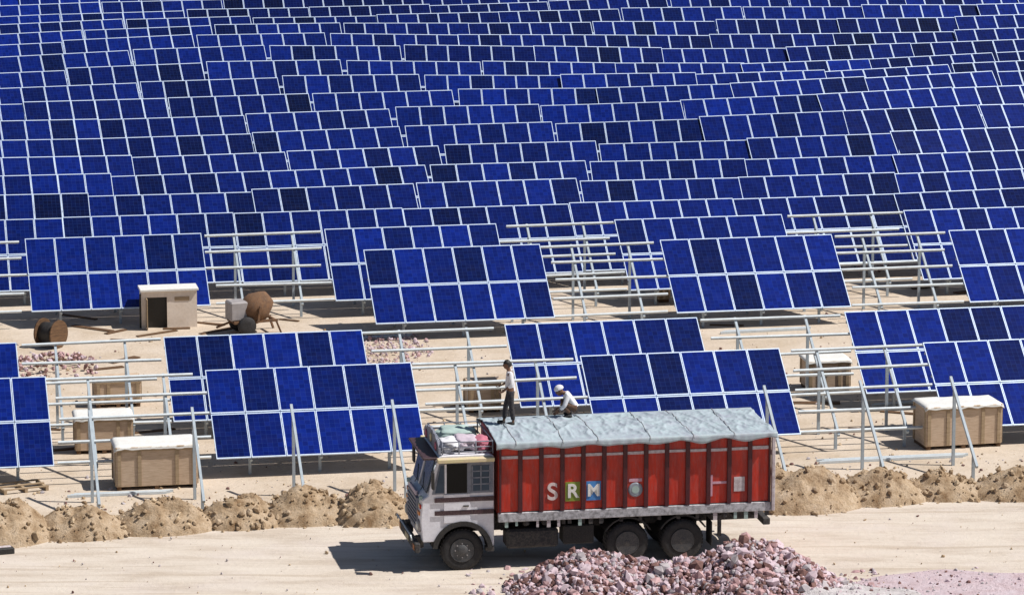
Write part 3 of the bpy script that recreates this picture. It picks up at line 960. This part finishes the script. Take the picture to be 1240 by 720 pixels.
for x0, x1, nm in ((BX0 - 0.0, BX0 + 0.05, 'headboard'), (BX1 - 0.05, BX1, 'tailgate')):
    P(MB().box(x0 + 0.001, x1 - 0.001, YN + 0.052, YF - 0.052, 1.42, BZ1 + (0.06 if nm == 'headboard' else 0)), nm, MAT['red'])
for y in (YN - 0.10, YF - 0.02):
    P(MB().box(BX1 + 0.024, BX1 + 0.11, y, y + 0.12, 1.28, 3.24), 'corner_post', MAT['pale'], 0.01)

# lettering on the side
def text_mesh(s, size, depth=0.006):
    cu = bpy.data.curves.new('txt', 'FONT')
    cu.body = s; cu.size = size; cu.extrude = depth; cu.align_x = 'CENTER'; cu.align_y = 'CENTER'; cu.offset = 0.012
    o = bpy.data.objects.new('txt', cu); col.objects.link(o)
    dg = bpy.context.evaluated_depsgraph_get()
    me = bpy.data.meshes.new_from_object(o.evaluated_get(dg))
    bpy.data.objects.remove(o); bpy.data.curves.remove(cu)
    return me
def side_text(s, x, z, size, mat, y=YN - 0.014):
    me = text_mesh(s, size); me.materials.clear(); me.materials.append(MAT[mat])
    return link('letter', me, lorry, (x, y, z), (R(90), 0, 0))
# every letter sits in its own bay between two ribs
def bayc(k): return BX0 + (k + 0.5) * bay
LZ = 1.99
side_text('S', bayc(2) + 0.02, LZ, 0.62, 'letter')
lb = MB().box(bayc(3) - 0.19, bayc(3) + 0.19, YN - 0.012, YN - 0.002, LZ - 0.25, LZ + 0.25).build('letter_box', MAT['green'], lorry)
side_text('R', bayc(3), LZ, 0.50, 'sheet', YN - 0.019)
MB().box(bayc(4) - 0.19, bayc(4) + 0.19, YN - 0.012, YN - 0.002, LZ - 0.25, LZ + 0.25).build('letter_box', MAT['blue'], lorry)
side_text('M', bayc(4), LZ, 0.44, 'sheet', YN - 0.019)
em = MB().lathe([(0.19, 0), (0.19, -0.012), (0.15, -0.016)], 24, 0, Matrix.Translation((bayc(6) + 0.0, YN - 0.002, LZ - 0.02))).build('emblem', MAT['emblem'], lorry)
MB().box(bayc(6) - 0.17, bayc(6) + 0.17, YN - 0.012, YN - 0.002, LZ + 0.19, LZ + 0.27).build('emblem_bar', MAT['pinkpaint'], em)
MB().lathe([(0.10, -0.0165), (0.10, -0.022)], 18, 0, Matrix.Translation((bayc(6), YN - 0.002, LZ - 0.02))).build('emblem_centre', MAT['clothteal'], em)
MB().box(bayc(10) - 0.21, bayc(10) - 0.16, YN - 0.012, YN - 0.002, LZ - 0.28, LZ + 0.28).box(bayc(10) - 0.158, bayc(10) + 0.21, YN - 0.012, YN - 0.002, LZ + 0.04, LZ + 0.10).build('painted_lines', MAT['pinkpaint'], lorry)
MB().box(bayc(11) - 0.14, bayc(11) + 0.14, YN - 0.012, YN - 0.002, LZ - 0.18, LZ + 0.20).build('painted_plate', MAT['pale'], lorry)

# tarpaulin: rests on the body, bulging over the load
def tarp_fn(i, j):
    x = BX0 - 0.10 + (BX1 - BX0 + 0.24) * i
    sy = -1 + 2 * j
    hw = WID / 2 + 0.13
    flap = 0.90
    if abs(sy) > flap:
        t = (abs(sy) - flap) / (1 - flap)
        y = math.copysign(hw + 0.155 + 0.012 * t, sy)
        z = BZ1 + 0.105 - t * (0.17 + 0.10 * noise.noise(Vector((x * 1.7, sy, 4))))
        y += 0.025 * t * noise.noise(Vector((x * 6, sy * 2, 1)))
        fold = 0
    else:
        q = sy / flap
        y = q * (hw + 0.14)
        e = 1 - abs(q) ** 2.2
        sag = 0.10 * (1 - math.cos(i * math.pi * 2 * 6)) * 0.5
        z = BZ1 + 0.10 + (0.17 - 0.15 * sag) * e * (0.9 + 0.4 * noise.noise(Vector((x * 0.6, 2, 1)))) * min(1.0, 0.8 + i * 2.0) * (1.0 - 1.1 * i)
        cr = 1 - abs(noise.noise(Vector((x * 2.3 + 0.6 * y, y * 1.1, 5))))
        cr2 = 1 - abs(noise.noise(Vector((x * 5.1 - 1.3 * y, y * 2.6, 15))))
        z += 0.022 * (cr2 ** 8 - 0.5) * min(1, e * 2)
        z += 0.03 * e * noise.noise(Vector((x * 3.1, y * 2.0, 8))) + 0.05 * (cr ** 9 - 0.45) * min(1, e * 2) + 0.015 * noise.noise(Vector((x * 11, y * 3, 2))) * e
    return Vector((x, y + WID / 2, z))
tp = hmesh('tarpaulin', 260, 70, tarp_fn, MAT['tarp'])
tp.matrix_world = TM
tag(tp, 'pale blue grey tarpaulin stretched over the load of the red lorry', 'tarpaulin')
for k, i0 in enumerate((0.07, 0.235, 0.36, 0.545, 0.70, 0.845)):
    MB().tube([tarp_fn(i0 + 0.0015 * math.sin(k * 3 + q * 0.3) + (0.01 if k % 2 else -0.012) * q / 40, q / 40) + Vector((0, math.copysign(0.02, q - 20) if q < 3 or q > 37 else 0, 0.012)) for q in range(1, 40)], 0.007, 5).build('rope', MAT['greyp'], tp)
md = tp.modifiers.new('thick', 'SOLIDIFY'); md.thickness = 0.008; md.offset = -1

# bundles on the cab roof
def bundle(name, label, x, y, rx, ry, rz_, z, mat, seed, mats2=None):
    bm = bmesh.new(); bmesh.ops.create_icosphere(bm, subdivisions=4, radius=1.0)
    for v in bm.verts:
        p = v.co.copy()
        k = 1 + 0.26 * noise.noise(p * 1.8 + Vector((seed, 0, 0))) + 0.14 * noise.noise(p * 4.5 + Vector((0, seed, 0)))
        b = max(abs(p.x), abs(p.y), abs(p.z))
        p = p * (0.55 + 0.45 * (0.80 / b)) * k
        v.co = Vector((p.x * rx, p.y * ry, max(-0.92, p.z) * rz_ + 0.92 * rz_))
    for f in bm.faces: f.smooth = True
    me = bpy.data.meshes.new(name); bm.to_mesh(me); bm.free()
    me.materials.append(MAT[mat])
    o = link(name, me); o.matrix_world = TM @ Matrix.Translation((x, y, z))
    return tag(o, label, 'bundle', 'bundles on the cab roof')
bundle('cloth_bundle', 'white cloth bundle tied at the front of the cab roof', -0.18, 0.62, 0.36, 0.52, 0.15, 3.05, 'clothwhite', 1)
bundle('cloth_bundle', 'mauve cloth bundle in the middle of the cab roof', 0.22, 0.72, 0.34, 0.56, 0.17, 3.05, 'clothmauve', 2)
bundle('cloth_bundle', 'dusty pink cloth bundle on the cab roof next to the cargo body', 0.55, 0.56, 0.26, 0.42, 0.17, 3.05, 'clothpink', 3)
bundle('cloth_bundle', 'grey green cloth bundle at the far side of the cab roof', 0.12, 1.72, 0.55, 0.50, 0.17, 3.05, 'clothteal', 4)

# ------------------------------------------------------------------ crates
def crate(px0, px1, py, hgt, dep, label, az=None, lid=True, az_off=0.0, name='wooden_crate'):
    a = at(px0, py); 
    wd = (px1 - px0) / FPX * ((a.y) * CP + CAMH * SP) / math.cos(AZ + az_off)
    ang = AZ + az_off
    ux = Vector((math.cos(ang), math.sin(ang), 0)); uy = Vector((-math.sin(ang), math.cos(ang), 0))
    root = thing(name, label, 'crate', a + ux * wd / 2 + uy * dep / 2, ang, 'wooden crates')
    hw, hd = wd / 2, dep / 2
    MB().box(-hw, hw, -hd, hd, 0.10, hgt).build('box', MAT['crate'], root, 0.01)
    for x in (-hw + 0.09, -hw * 0.42, hw * 0.5, hw - 0.09):
        MB().box(x - 0.05, x + 0.05, -hd - 0.028, -hd - 0.002, 0.12, hgt - 0.125).build('batten', MAT['batten'], root)
    for y in (-hd + 0.06, hd - 0.06):
        for q in (-1, 1):
            xa, xb = (hw + 0.003, hw + 0.028) if q > 0 else (-hw - 0.028, -hw - 0.003)
            MB().box(xa, xb, y - 0.05, y + 0.05, 0.12, hgt - 0.02).build('batten', MAT['batten'], root)
    MB().box(-hw, hw, -hd - 0.026, -hd - 0.003, hgt - 0.12, hgt - 0.021).build('batten', MAT['batten'], root)
    for x in (-hw + 0.08, 0, hw - 0.08): MB().box(x - 0.06, x + 0.06, -hd, hd, 0.0, 0.099).build('skid', MAT['darkwood'], root)
    if lid:
        def fn(i, j):
            x = -hw - 0.05 + (2 * hw + 0.1) * i; y = -hd - 0.06 + (2 * hd + 0.12) * j
            z = hgt + 0.03 + 0.012 * noise.noise(Vector((x * 2, y * 2, px0))) 
            if j == 0: z = hgt - 0.07 + 0.05 * noise.noise(Vector((x * 4, 1, px0)))
            if i in (0, 1): z -= 0.06
            return Vector((x, y, z))
        o = hmesh('cover_sheet', 24, 10, fn, MAT['sheet'], root)
        m2 = o.modifiers.new('thick', 'SOLIDIFY'); m2.thickness = 0.01; m2.offset = 1
    return root
crate(141, 238, 594, 1.22, 1.1, 'big brown wooden crate under a white sheet, closest to the camera at the left')
crate(92, 160, 550, 1.05, 1.0, 'pale wooden crate under a white sheet just behind the big left crate', az_off=-0.03)
crate(1121, 1215, 545, 1.26, 1.1, 'pale wooden crate under a white sheet behind a trestle at the right', az_off=0.05)
crate(116, 170, 494, 0.85, 0.9, 'low brown crate among the bare rails at the left', lid=False)
crate(978, 1030, 474, 0.95, 0.9, 'brown crate seen through the bare rails behind the lorry tail', lid=True)
crate(568, 606, 500, 0.9, 0.9, 'brown crate among the bare rails just left of the standing man', lid=False)
crate(797, 811, 366, 0.85, 0.5, 'small upright pinkish carton against the left end of a table across the lane', lid=False, name='upright_carton')

# cream hut with a black doorway
hc = at(172, 398)
sc_ = FPX / (hc.y * CP + CAMH * SP)
hw_ = 66 / sc_ / math.cos(AZ); hd_ = 0.75; hh_ = 1.24
hut = thing('site_hut', 'small cream site hut with a black doorway and white roof', 'hut', hc, AZ)
wl = MB()
d0, d1, dh = 0.14, 0.84, 1.04
wl.box(0, d0, 0, 0.06, 0, hh_).box(d1, hw_, 0, 0.06, 0, hh_).box(d0, d1, 0, 0.06, dh, hh_)
wl.box(0, 0.06, 0.06, hd_, 0, hh_).box(hw_ - 0.06, hw_, 0.06, hd_, 0, hh_).box(0.06, hw_ - 0.06, hd_ - 0.06, hd_, 0, hh_)
wl.build('walls', MAT['hutwall'], hut)
MB().box(-0.05, hw_ + 0.05, -0.08, hd_ + 0.05, hh_ + 0.002, hh_ + 0.08).build('roof', MAT['sheet'], hut, 0.01)
MB().box(d0 - 0.2, d1 + 0.2, 0.14, 0.17, 0.0, dh + 0.1).build('interior_shade_panel', MAT['hair'], hut)  # black panel behind the opening, painted stand-in for the shade inside the hut
MB().box(d0 + 0.002, d0 + 0.03, -0.35, -0.003, 0.02, dh - 0.01).build('door', MAT['batten'], hut)
MB().box(d1 + 0.25, hw_ - 0.25, -0.012, -0.002, 0.9, 1.04).build('vent', MAT['batten'], hut)

# rusty concrete mixer
mc = at(306, 402)
mix = thing('concrete_mixer', 'rusty drum concrete mixer with grey engine cover standing on the sand', 'mixer', mc, AZ + 0.2)
DM = Matrix.Translation((0.12, 0, 0.82)) @ Matrix.Rotation(R(-35), 4, 'Y') @ Matrix.Rotation(R(-90), 4, 'Z')
MB().lathe([(0.20, -0.55), (0.42, -0.38), (0.50, -0.1), (0.50, 0.1), (0.34, 0.42), (0.24, 0.56), (0.20, 0.56), (0.18, 0.3)], 24, 0, DM).build('drum', MAT['rust'], mix)
MB().bar((-0.75, -0.35, 0.42), (0.75, -0.35, 0.42), 0.08).bar((-0.75, 0.35, 0.42), (0.75, 0.35, 0.42), 0.08).bar((0.0, -0.55, 0.42), (0.1, -0.55, 0.95), 0.07).bar((0.0, 0.55, 0.42), (0.1, 0.55, 0.95), 0.07).bar((0.7, -0.35, 0.4), (0.85, -0.4, 0.0), 0.06).bar((0.7, 0.35, 0.4), (0.85, 0.4, 0.0), 0.06).bar((-0.72, 0, 0.42), (-1.25, 0, 0.25), 0.06).bar((-0.7, -0.35, 0.40), (-0.7, 0.35, 0.40), 0.07).bar((0.7, -0.35, 0.40), (0.7, 0.35, 0.40), 0.07).build('frame', MAT['rust'], mix)
MB().box(-0.85, -0.25, -0.32, 0.32, 0.46, 1.10).build('engine_cover', MAT['greyp'], mix, 0.05)
for y in (-0.48, 0.48):
    MB().lathe([(0.10, -0.07), (0.27, -0.08), (0.31, -0.04), (0.31, 0.04), (0.27, 0.08), (0.10, 0.07)], 20, 0, Matrix.Translation((-0.35, y, 0.31))).build('wheel', MAT['rubber'], mix)

# wooden cable reel
rc = at(62, 420)
reel = thing('cable_reel', 'dark wooden cable reel standing in the shade at the left', 'cable reel', rc, R(58))
for y in (-0.34, 0.30): MB().lathe([(0.46, y), (0.46, y + 0.05)], 24, 0, Matrix.Translation((0, 0, 0.46))).build('flange', MAT['darkwood'], reel)
MB().lathe([(0.34, -0.285), (0.36, -0.1), (0.35, 0.1), (0.34, 0.295)], 24, 0, Matrix.Translation((0, 0, 0.46))).build('cable', MAT['black'], reel)

# little rubble patches on the site
def patch(px, py, rx, ry, h, mats, label, seed, n=260, smax=0.09):
    c = at(px, py); rr = random.Random(seed); pts = []
    for _ in range(n):
        t = rr.uniform(0, math.tau); q = rr.random() ** 0.6
        s = 0.02 + smax * rr.random() ** 2
        pts.append((q * math.cos(t) * rx, q * math.sin(t) * ry, h * (1 - q) + s * 0.2, s))
    o = stones('stone_pile', pts, mats, None, seed); o.location = c
    return tag(o, label, 'stone pile', kind='stuff')
patch(62, 446, 1.6, 2.2, 0.45, [MAT['stone_a'], MAT['stone_c'], MAT['stone_b']], 'low purple brown stone pile behind the rails at the left', 71)
patch(468, 424, 1.5, 3.0, 0.12, [MAT['stone_a'], MAT['stone_b'], MAT['pink']], 'thin spread of pink stones at the end of the blue table above the cab', 72, 420, 0.06)
patch(1035, 314, 1.3, 3.0, 0.25, [MAT['stone_a'], MAT['stone_d'], MAT['stone_b']], 'low grey and pink stone pile among bare rails at the upper right', 73, 260)

# loose steel lying on the ground
def lying(px0, py0, px1, py1, label, n=3):
    a, b = at(px0, py0), at(px1, py1)
    root = thing('steel_rails', label, 'steel rails', (a + b) / 2, 0, 'rails lying on the sand')
    c = (a + b) / 2; d = (b - a).normalized(); s = Vector((-d.y, d.x, 0))
    for k in range(n):
        o1 = s * (k * 0.085) + d * 0.1 * ((k * 7) % 3 - 1)
        MB().bar(a - c + o1 + Vector((0, 0, 0.04)), b - c + o1 + Vector((0, 0, 0.04)), 0.07).build('rail', MAT['steel'], root)
lying(86, 602, 206, 597, 'pale steel rails lying on the sand in front of the big left crate')
lying(996, 561, 1170, 553, 'pale steel rails lying on the sand in front of the right crate', 4)
lying(1060, 482 + 10, 1112, 488, 'short pale rails lying on the sand behind the right trestles', 2)
lying(420, 412, 500, 407, 'pale steel rails lying on the sand above the blue table left of the cab', 2)
lying(876, 404, 980, 399, 'pale steel rails lying on the sand above the lorry tail', 3)

# broken pallet under the left front table
pc = at(26, 592)
pal = thing('wooden_pallet', 'yellowish broken pallet frame under the table at the left edge', 'pallet', pc, AZ + 0.25)
pm = MB()
for y in (-0.4, 0.0, 0.4): pm.box(-0.65, 0.65, y - 0.045, y + 0.045, 0.11, 0.14)
pm.build('boards', MAT['batten'], pal)
pm = MB()
for x in (-0.6, 0.0, 0.6): pm.box(x - 0.04, x + 0.04, -0.45, 0.45, 0.0, 0.109)
pm.build('runners', MAT['batten'], pal)

# dented dark jerrycan at the left edge of the road
jc = at(6, 671)
jer = thing('jerrycan', 'dark can with a pale cap lying at the left edge of the road', 'can', jc, R(20))
MB().box(-0.24, 0.24, -0.11, 0.11, 0.0, 0.20).build('can_body', MAT['black'], jer, 0.035)
MB().box(-0.16, 0.16, -0.07, 0.07, 0.202, 0.23).build('handle', MAT['pale'], jer, 0.01)

# ------------------------------------------------------------------ people
def skin_mesh(joints, edges, rad, root_name, sub=2):
    names = list(joints)
    me = bpy.data.meshes.new('sk')
    me.from_pydata([joints[n] for n in names], [(names.index(a), names.index(b)) for a, b in edges], [])
    o = bpy.data.objects.new('sk', me); col.objects.link(o)
    md = o.modifiers.new('s', 'SKIN'); md.use_smooth_shade = True
    for i, n in enumerate(names):
        rr = rad[n]
        me.skin_vertices[0].data[i].radius = rr if isinstance(rr, tuple) else (rr, rr)
        me.skin_vertices[0].data[i].use_root = (n == root_name)
    o.modifiers.new('ss', 'SUBSURF').levels = sub
    dg = bpy.context.evaluated_depsgraph_get(); dg.update()
    out = bpy.data.meshes.new_from_object(o.evaluated_get(dg))
    bpy.data.objects.remove(o)
    return out

def merge_meshes(name, mes):
    bm = bmesh.new()
    for m in mes: bm.from_mesh(m)
    me = bpy.data.meshes.new(name); bm.to_mesh(me); bm.free()
    return me

def remesh(me, vox):
    o = bpy.data.objects.new('rm', me); col.objects.link(o)
    md = o.modifiers.new('r', 'REMESH'); md.mode = 'VOXEL'; md.voxel_size = vox; md.use_smooth_shade = True
    dg = bpy.context.evaluated_depsgraph_get(); dg.update()
    out = bpy.data.meshes.new_from_object(o.evaluated_get(dg))
    bpy.data.objects.remove(o)
    return out

def hand(wrist, elbow, side, curl_to):
    """palm, five fingers and thumb from the wrist, curling towards curl_to"""
    wv = Vector(wrist); d = (wv - Vector(elbow)).normalized()
    c = Vector(curl_to); c = (c - d * c.dot(d)).normalized()
    s = d.cross(c) * side
    m = MB()
    p = wv + d * 0.045
    Mx = Matrix((s, d, c)).transposed().to_4x4(); Mx.translation = wv
    m.box(-0.038, 0.038, -0.02, 0.09, -0.014, 0.014, 0, Mx)
    for k, (o, L) in enumerate(((-0.030, 0.062), (-0.010, 0.076), (0.010, 0.080), (0.030, 0.070))):
        b = wv + d * 0.082 + s * o
        m.tube([b - d * 0.02, b + d * L * 0.45 + c * 0.008, b + d * L * 0.78 + c * 0.032, b + d * L * 0.85 + c * 0.058], [0.010, 0.0095, 0.0085, 0.007], 7)
    b = wv + d * 0.025 + s * 0.034
    m.tube([b - s * 0.012, b + s * 0.022 + d * 0.022 + c * 0.012, b + s * 0.030 + d * 0.05 + c * 0.026], [0.013, 0.011, 0.008], 7)
    me = bpy.data.meshes.new('h'); m.bm.to_mesh(me); m.bm.free()
    return me

def head_mesh(c, fwd, up):
    c, f, u = Vector(c), Vector(fwd).normalized(), Vector(up).normalized()
    s = f.cross(u).normalized(); u = s.cross(f)
    Mx = Matrix((s, f, u)).transposed().to_4x4(); Mx.translation = c
    bm = bmesh.new()
    bmesh.ops.create_uvsphere(bm, u_segments=24, v_segments=18, radius=1)
    for v in bm.verts:
        x, y, z = v.co
        k = 1.0 if z > -0.1 else 1.0 - 0.28 * (-z - 0.1)
        v.co = Vector((x * 0.076 * k, y * 0.096 * (k if y < 0 else 1) + (0.012 if z < -0.4 and y > 0 else 0), z * 0.118))
    def blob(p, rr):
        bmesh.ops.create_icosphere(bm, subdivisions=2, radius=1, matrix=Matrix.Translation(p) @ Matrix.Diagonal((*rr, 1)))
    blob((0, 0.103, -0.018), (0.013, 0.020, 0.020)); blob((0, 0.098, 0.008), (0.009, 0.014, 0.028))
    blob((0, 0.088, -0.062), (0.026, 0.012, 0.009))
    for q in (-1, 1): blob((q * 0.078, -0.004, -0.008), (0.010, 0.020, 0.030))
    bm.transform(Mx)
    me = bpy.data.meshes.new('hd'); bm.to_mesh(me); bm.free()
    return me, Mx

def person(label, J, fwd, up, hair, sleeve, trouser_mat, shirt_mat, base, turban=False):
    root = thing('person', label, 'person', base)
    Bv = Vector(base)
    J = {k: Vector(v) for k, v in J.items()}
    rad = dict(pelvis=(0.135, 0.105), waist=(0.125, 0.095), chest=(0.155, 0.105), neckb=(0.075, 0.065), neck=0.052,
               sL=0.062, sR=0.062, eL=0.043, eR=0.043, wL=0.027, wR=0.027, hL=0.088, hR=0.088, kL=0.058, kR=0.058, aL=0.038, aR=0.038, fL=0.036, fR=0.036, tL=0.03, tR=0.03)
    E = [('pelvis', 'waist'), ('waist', 'chest'), ('chest', 'neckb'), ('neckb', 'neck')]
    for q in 'LR':
        E += [('chest', 's' + q), ('s' + q, 'e' + q), ('e' + q, 'w' + q), ('pelvis', 'h' + q), ('h' + q, 'k' + q), ('k' + q, 'a' + q), ('a' + q, 'f' + q), ('f' + q, 't' + q)]
    body = skin_mesh({k: v for k, v in J.items() if k != 'head'}, E, rad, 'pelvis')
    hm, HM = head_mesh(J['head'], fwd, up)
    fv = Vector(fwd)
    parts = [body, hm, hand(J['wL'], J['eL'], 1, fv - Vector((0, 0, 0.2))), hand(J['wR'], J['eR'], -1, fv - Vector((0, 0, 0.2)))]
    nb_ = MB().tube([J['neckb'], J['neck'], J['head'] - Vector(up).normalized() * 0.03], 0.052, 10)
    nm = bpy.data.meshes.new('n'); nb_.bm.to_mesh(nm); nb_.bm.free(); parts.append(nm)
    me = remesh(merge_meshes('body', parts), 0.008)
    me.materials.clear(); me.materials.append(MAT['skin'])
    bo = link('body', me, root)
    bo.location = (0, 0, 0)
    # eyes
    for q in (-1, 1):
        bm = bmesh.new(); bmesh.ops.create_icosphere(bm, subdivisions=2, radius=0.011, matrix=HM @ Matrix.Translation((q * 0.031, 0.086, 0.012)))
        em_ = bpy.data.meshes.new('eye'); bm.to_mesh(em_); bm.free(); em_.materials.append(MAT['hair']); link('eye', em_, root)
    # hair or head cloth
    bm = bmesh.new(); bmesh.ops.create_uvsphere(bm, u_segments=24, v_segments=16, radius=1)
    for v in list(bm.verts):
        x, y, z = v.co
        kk = 1 + 0.05 * noise.noise(v.co * 5)
        if turban:
            v.co = Vector((x * 0.115 * kk, y * 0.128 * kk - 0.012, max(z, -0.25) * 0.105 * kk + 0.065))
        else:
            lim = 0.28 if y > 0.15 else -0.45
            v.co = Vector((x * 0.087, y * 0.106 - 0.006, max(z, lim) * 0.130 + 0.004)) * kk
    bm.transform(HM)
    hm2 = bpy.data.meshes.new('hr'); bm.to_mesh(hm2); bm.free(); hm2.materials.append(MAT[hair])
    link('head_cloth' if turban else 'hair', hm2, root)
    # shirt
    def sub(names, extra, ed, grow):
        jj = {n: J[n] for n in names}; jj.update(extra)
        rr = {}
        for n in jj:
            b0 = rad.get(n, rad.get(n[:2], 0.05))
            rr[n] = tuple(x + grow for x in b0) if isinstance(b0, tuple) else b0 + grow
        return jj, ed, rr
    ex = {}; ed = [('hem', 'waist'), ('waist', 'chest'), ('chest', 'neckb')]
    ex['hem'] = J['pelvis'] * 0.85 + (J['hL'] + J['hR']) * 0.075
    for q in 'LR':
        ex['cuff' + q] = J['e' + q].lerp(J['w' + q], sleeve)
        ed += [('chest', 's' + q), ('s' + q, 'e' + q), ('e' + q, 'cuff' + q)]
    jj, e2, rr = sub(['waist', 'chest', 'neckb', 'sL', 'sR', 'eL', 'eR'], ex, ed, 0.016)
    rr['hem'] = (0.162, 0.132); rr['cuffL'] = rr['cuffR'] = 0.050
    sm = skin_mesh(jj, e2, rr, 'waist'); sm.materials.clear(); sm.materials.append(MAT[shirt_mat]); link('shirt', sm, root)
    ex = {}; ed = [('waist2', 'pelvis')]
    ex['waist2'] = J['pelvis'].lerp(J['waist'], 0.5)
    for q in 'LR':
        ex['an' + q] = J['k' + q].lerp(J['a' + q], 0.93)
        ed += [('pelvis', 'h' + q), ('h' + q, 'k' + q), ('k' + q, 'an' + q)]
    jj, e2, rr = sub(['pelvis', 'hL', 'hR', 'kL', 'kR'], ex, ed, 0.016)
    rr['waist2'] = (0.138, 0.112); rr['anL'] = rr['anR'] = 0.062
    tm = skin_mesh(jj, e2, rr, 'pelvis'); tm.materials.clear(); tm.materials.append(MAT[trouser_mat]); link('trousers', tm, root)
    for q in 'LR':
        sh = MB().tube([J['f' + q] - Vector((0, 0, 0.005)) + (J['f' + q] - J['t' + q]).normalized() * 0.06, J['f' + q], J['t' + q], J['t' + q] + (J['t' + q] - J['f' + q]).normalized() * 0.04], [0.038, 0.046, 0.043, 0.028], 10)
        sh.build('shoe', MAT['black'], root)
    return root

def tarp_top(x):
    best = None
    i = (x - BX0 + 0.10) / (BX1 - BX0 + 0.24)
    return i
def on_tarp(px, j):
    """point on the tarpaulin, j across it, that is seen in column px"""
    lo, hi = 0.0, 1.0
    for _ in range(40):
        mid = (lo + hi) / 2
        p = TM @ tarp_fn(mid, j)
        zc = p.y * CP - (p.z - CAMH) * SP
        if 620 + FPX * p.x / zc < px: lo = mid
        else: hi = mid
    return p
b1 = on_tarp(617, 0.55)
# standing, facing left, one foot forward
person('man with black hair in white shirt and dark trousers standing on the lorry load',
       dict(pelvis=(0.02, 0, 0.86), waist=(0.02, 0, 1.02), chest=(0.0, 0, 1.24), neckb=(-0.01, 0, 1.38), neck=(-0.03, 0, 1.44), head=(-0.06, 0, 1.555),
            sL=(0.02, -0.18, 1.34), sR=(0.02, 0.18, 1.34), eL=(0.06, -0.22, 1.08), eR=(-0.02, 0.24, 1.08), wL=(-0.12, -0.22, 0.94), wR=(-0.20, 0.2, 0.98),
            hL=(0.02, -0.09, 0.80), hR=(0.02, 0.09, 0.80), kL=(0.05, -0.10, 0.45), kR=(-0.10, 0.10, 0.46), aL=(0.10, -0.10, 0.08), aR=(-0.14, 0.11, 0.08),
            fL=(0.07, -0.10, 0.035), fR=(-0.17, 0.11, 0.035), tL=(-0.04, -0.11, 0.03), tR=(-0.28, 0.12, 0.03)),
       (-1, -0.15, -0.12), (-0.15, 0, 1), 'hair', 0.55, 'trouser', 'clothwhite', b1 + Vector((0, 0, 0.0)))
b2 = on_tarp(690, 0.80)
# squatting and bent over to the left
person('crouching worker in white head cloth and white shirt on the lorry load',
       dict(pelvis=(0.14, 0, 0.25), waist=(0.08, 0, 0.38), chest=(-0.04, 0, 0.52), neckb=(-0.13, 0, 0.60), neck=(-0.18, 0, 0.625), head=(-0.27, 0, 0.66),
            sL=(-0.06, -0.18, 0.56), sR=(-0.06, 0.18, 0.56), eL=(-0.14, -0.25, 0.32), eR=(-0.14, 0.25, 0.32), wL=(-0.30, -0.19, 0.17), wR=(-0.30, 0.19, 0.17),
            hL=(0.12, -0.10, 0.22), hR=(0.12, 0.10, 0.22), kL=(-0.24, -0.16, 0.40), kR=(-0.24, 0.16, 0.40), aL=(0.02, -0.15, 0.08), aR=(0.02, 0.15, 0.08),
            fL=(-0.01, -0.15, 0.035), fR=(-0.01, 0.15, 0.035), tL=(-0.12, -0.16, 0.03), tR=(-0.12, 0.16, 0.03)),
       (-1, -0.2, -0.45), (-0.4, 0, 1), 'clothwhite', 0.7, 'brownc', 'clothwhite', b2 + Vector((0, 0, -0.01)), turban=True)

# boards and scraps left lying about the site
BL = 'weathered brown boards lying on the sand'
br_ = random.Random(15)
bmesh_board = MB().box(-0.6, 0.6, -0.07, 0.07, 0.0, 0.035).mesh('board', MAT['darkwood'])
spots = [(96, 384), (112, 398), (140, 402), (150, 412), (190, 404), (214, 398), (252, 392), (262, 401), (150, 436), (70, 436), (132, 446), (350, 388), (455, 404), (700, 336), (730, 352), (880, 394), (1010, 424), (985, 488), (1040, 520), (1090, 500), (585, 470), (555, 490), (60, 520), (70, 545), (186, 522), (1180, 352), (1120, 348)]
for k, (bx_, by_) in enumerate(spots):
    o = link('board', bmesh_board); o.location = at(bx_, by_, 0.002)
    o.rotation_euler = (0, R(br_.uniform(-2, 0)), R(br_.uniform(-35, 50))); sc1 = br_.uniform(0.5, 1.5); o.scale = (sc1, br_.uniform(0.8, 2.2), 1)
    tag(o, 'weathered dark board lying flat on the sand between the racks', 'board', BL)
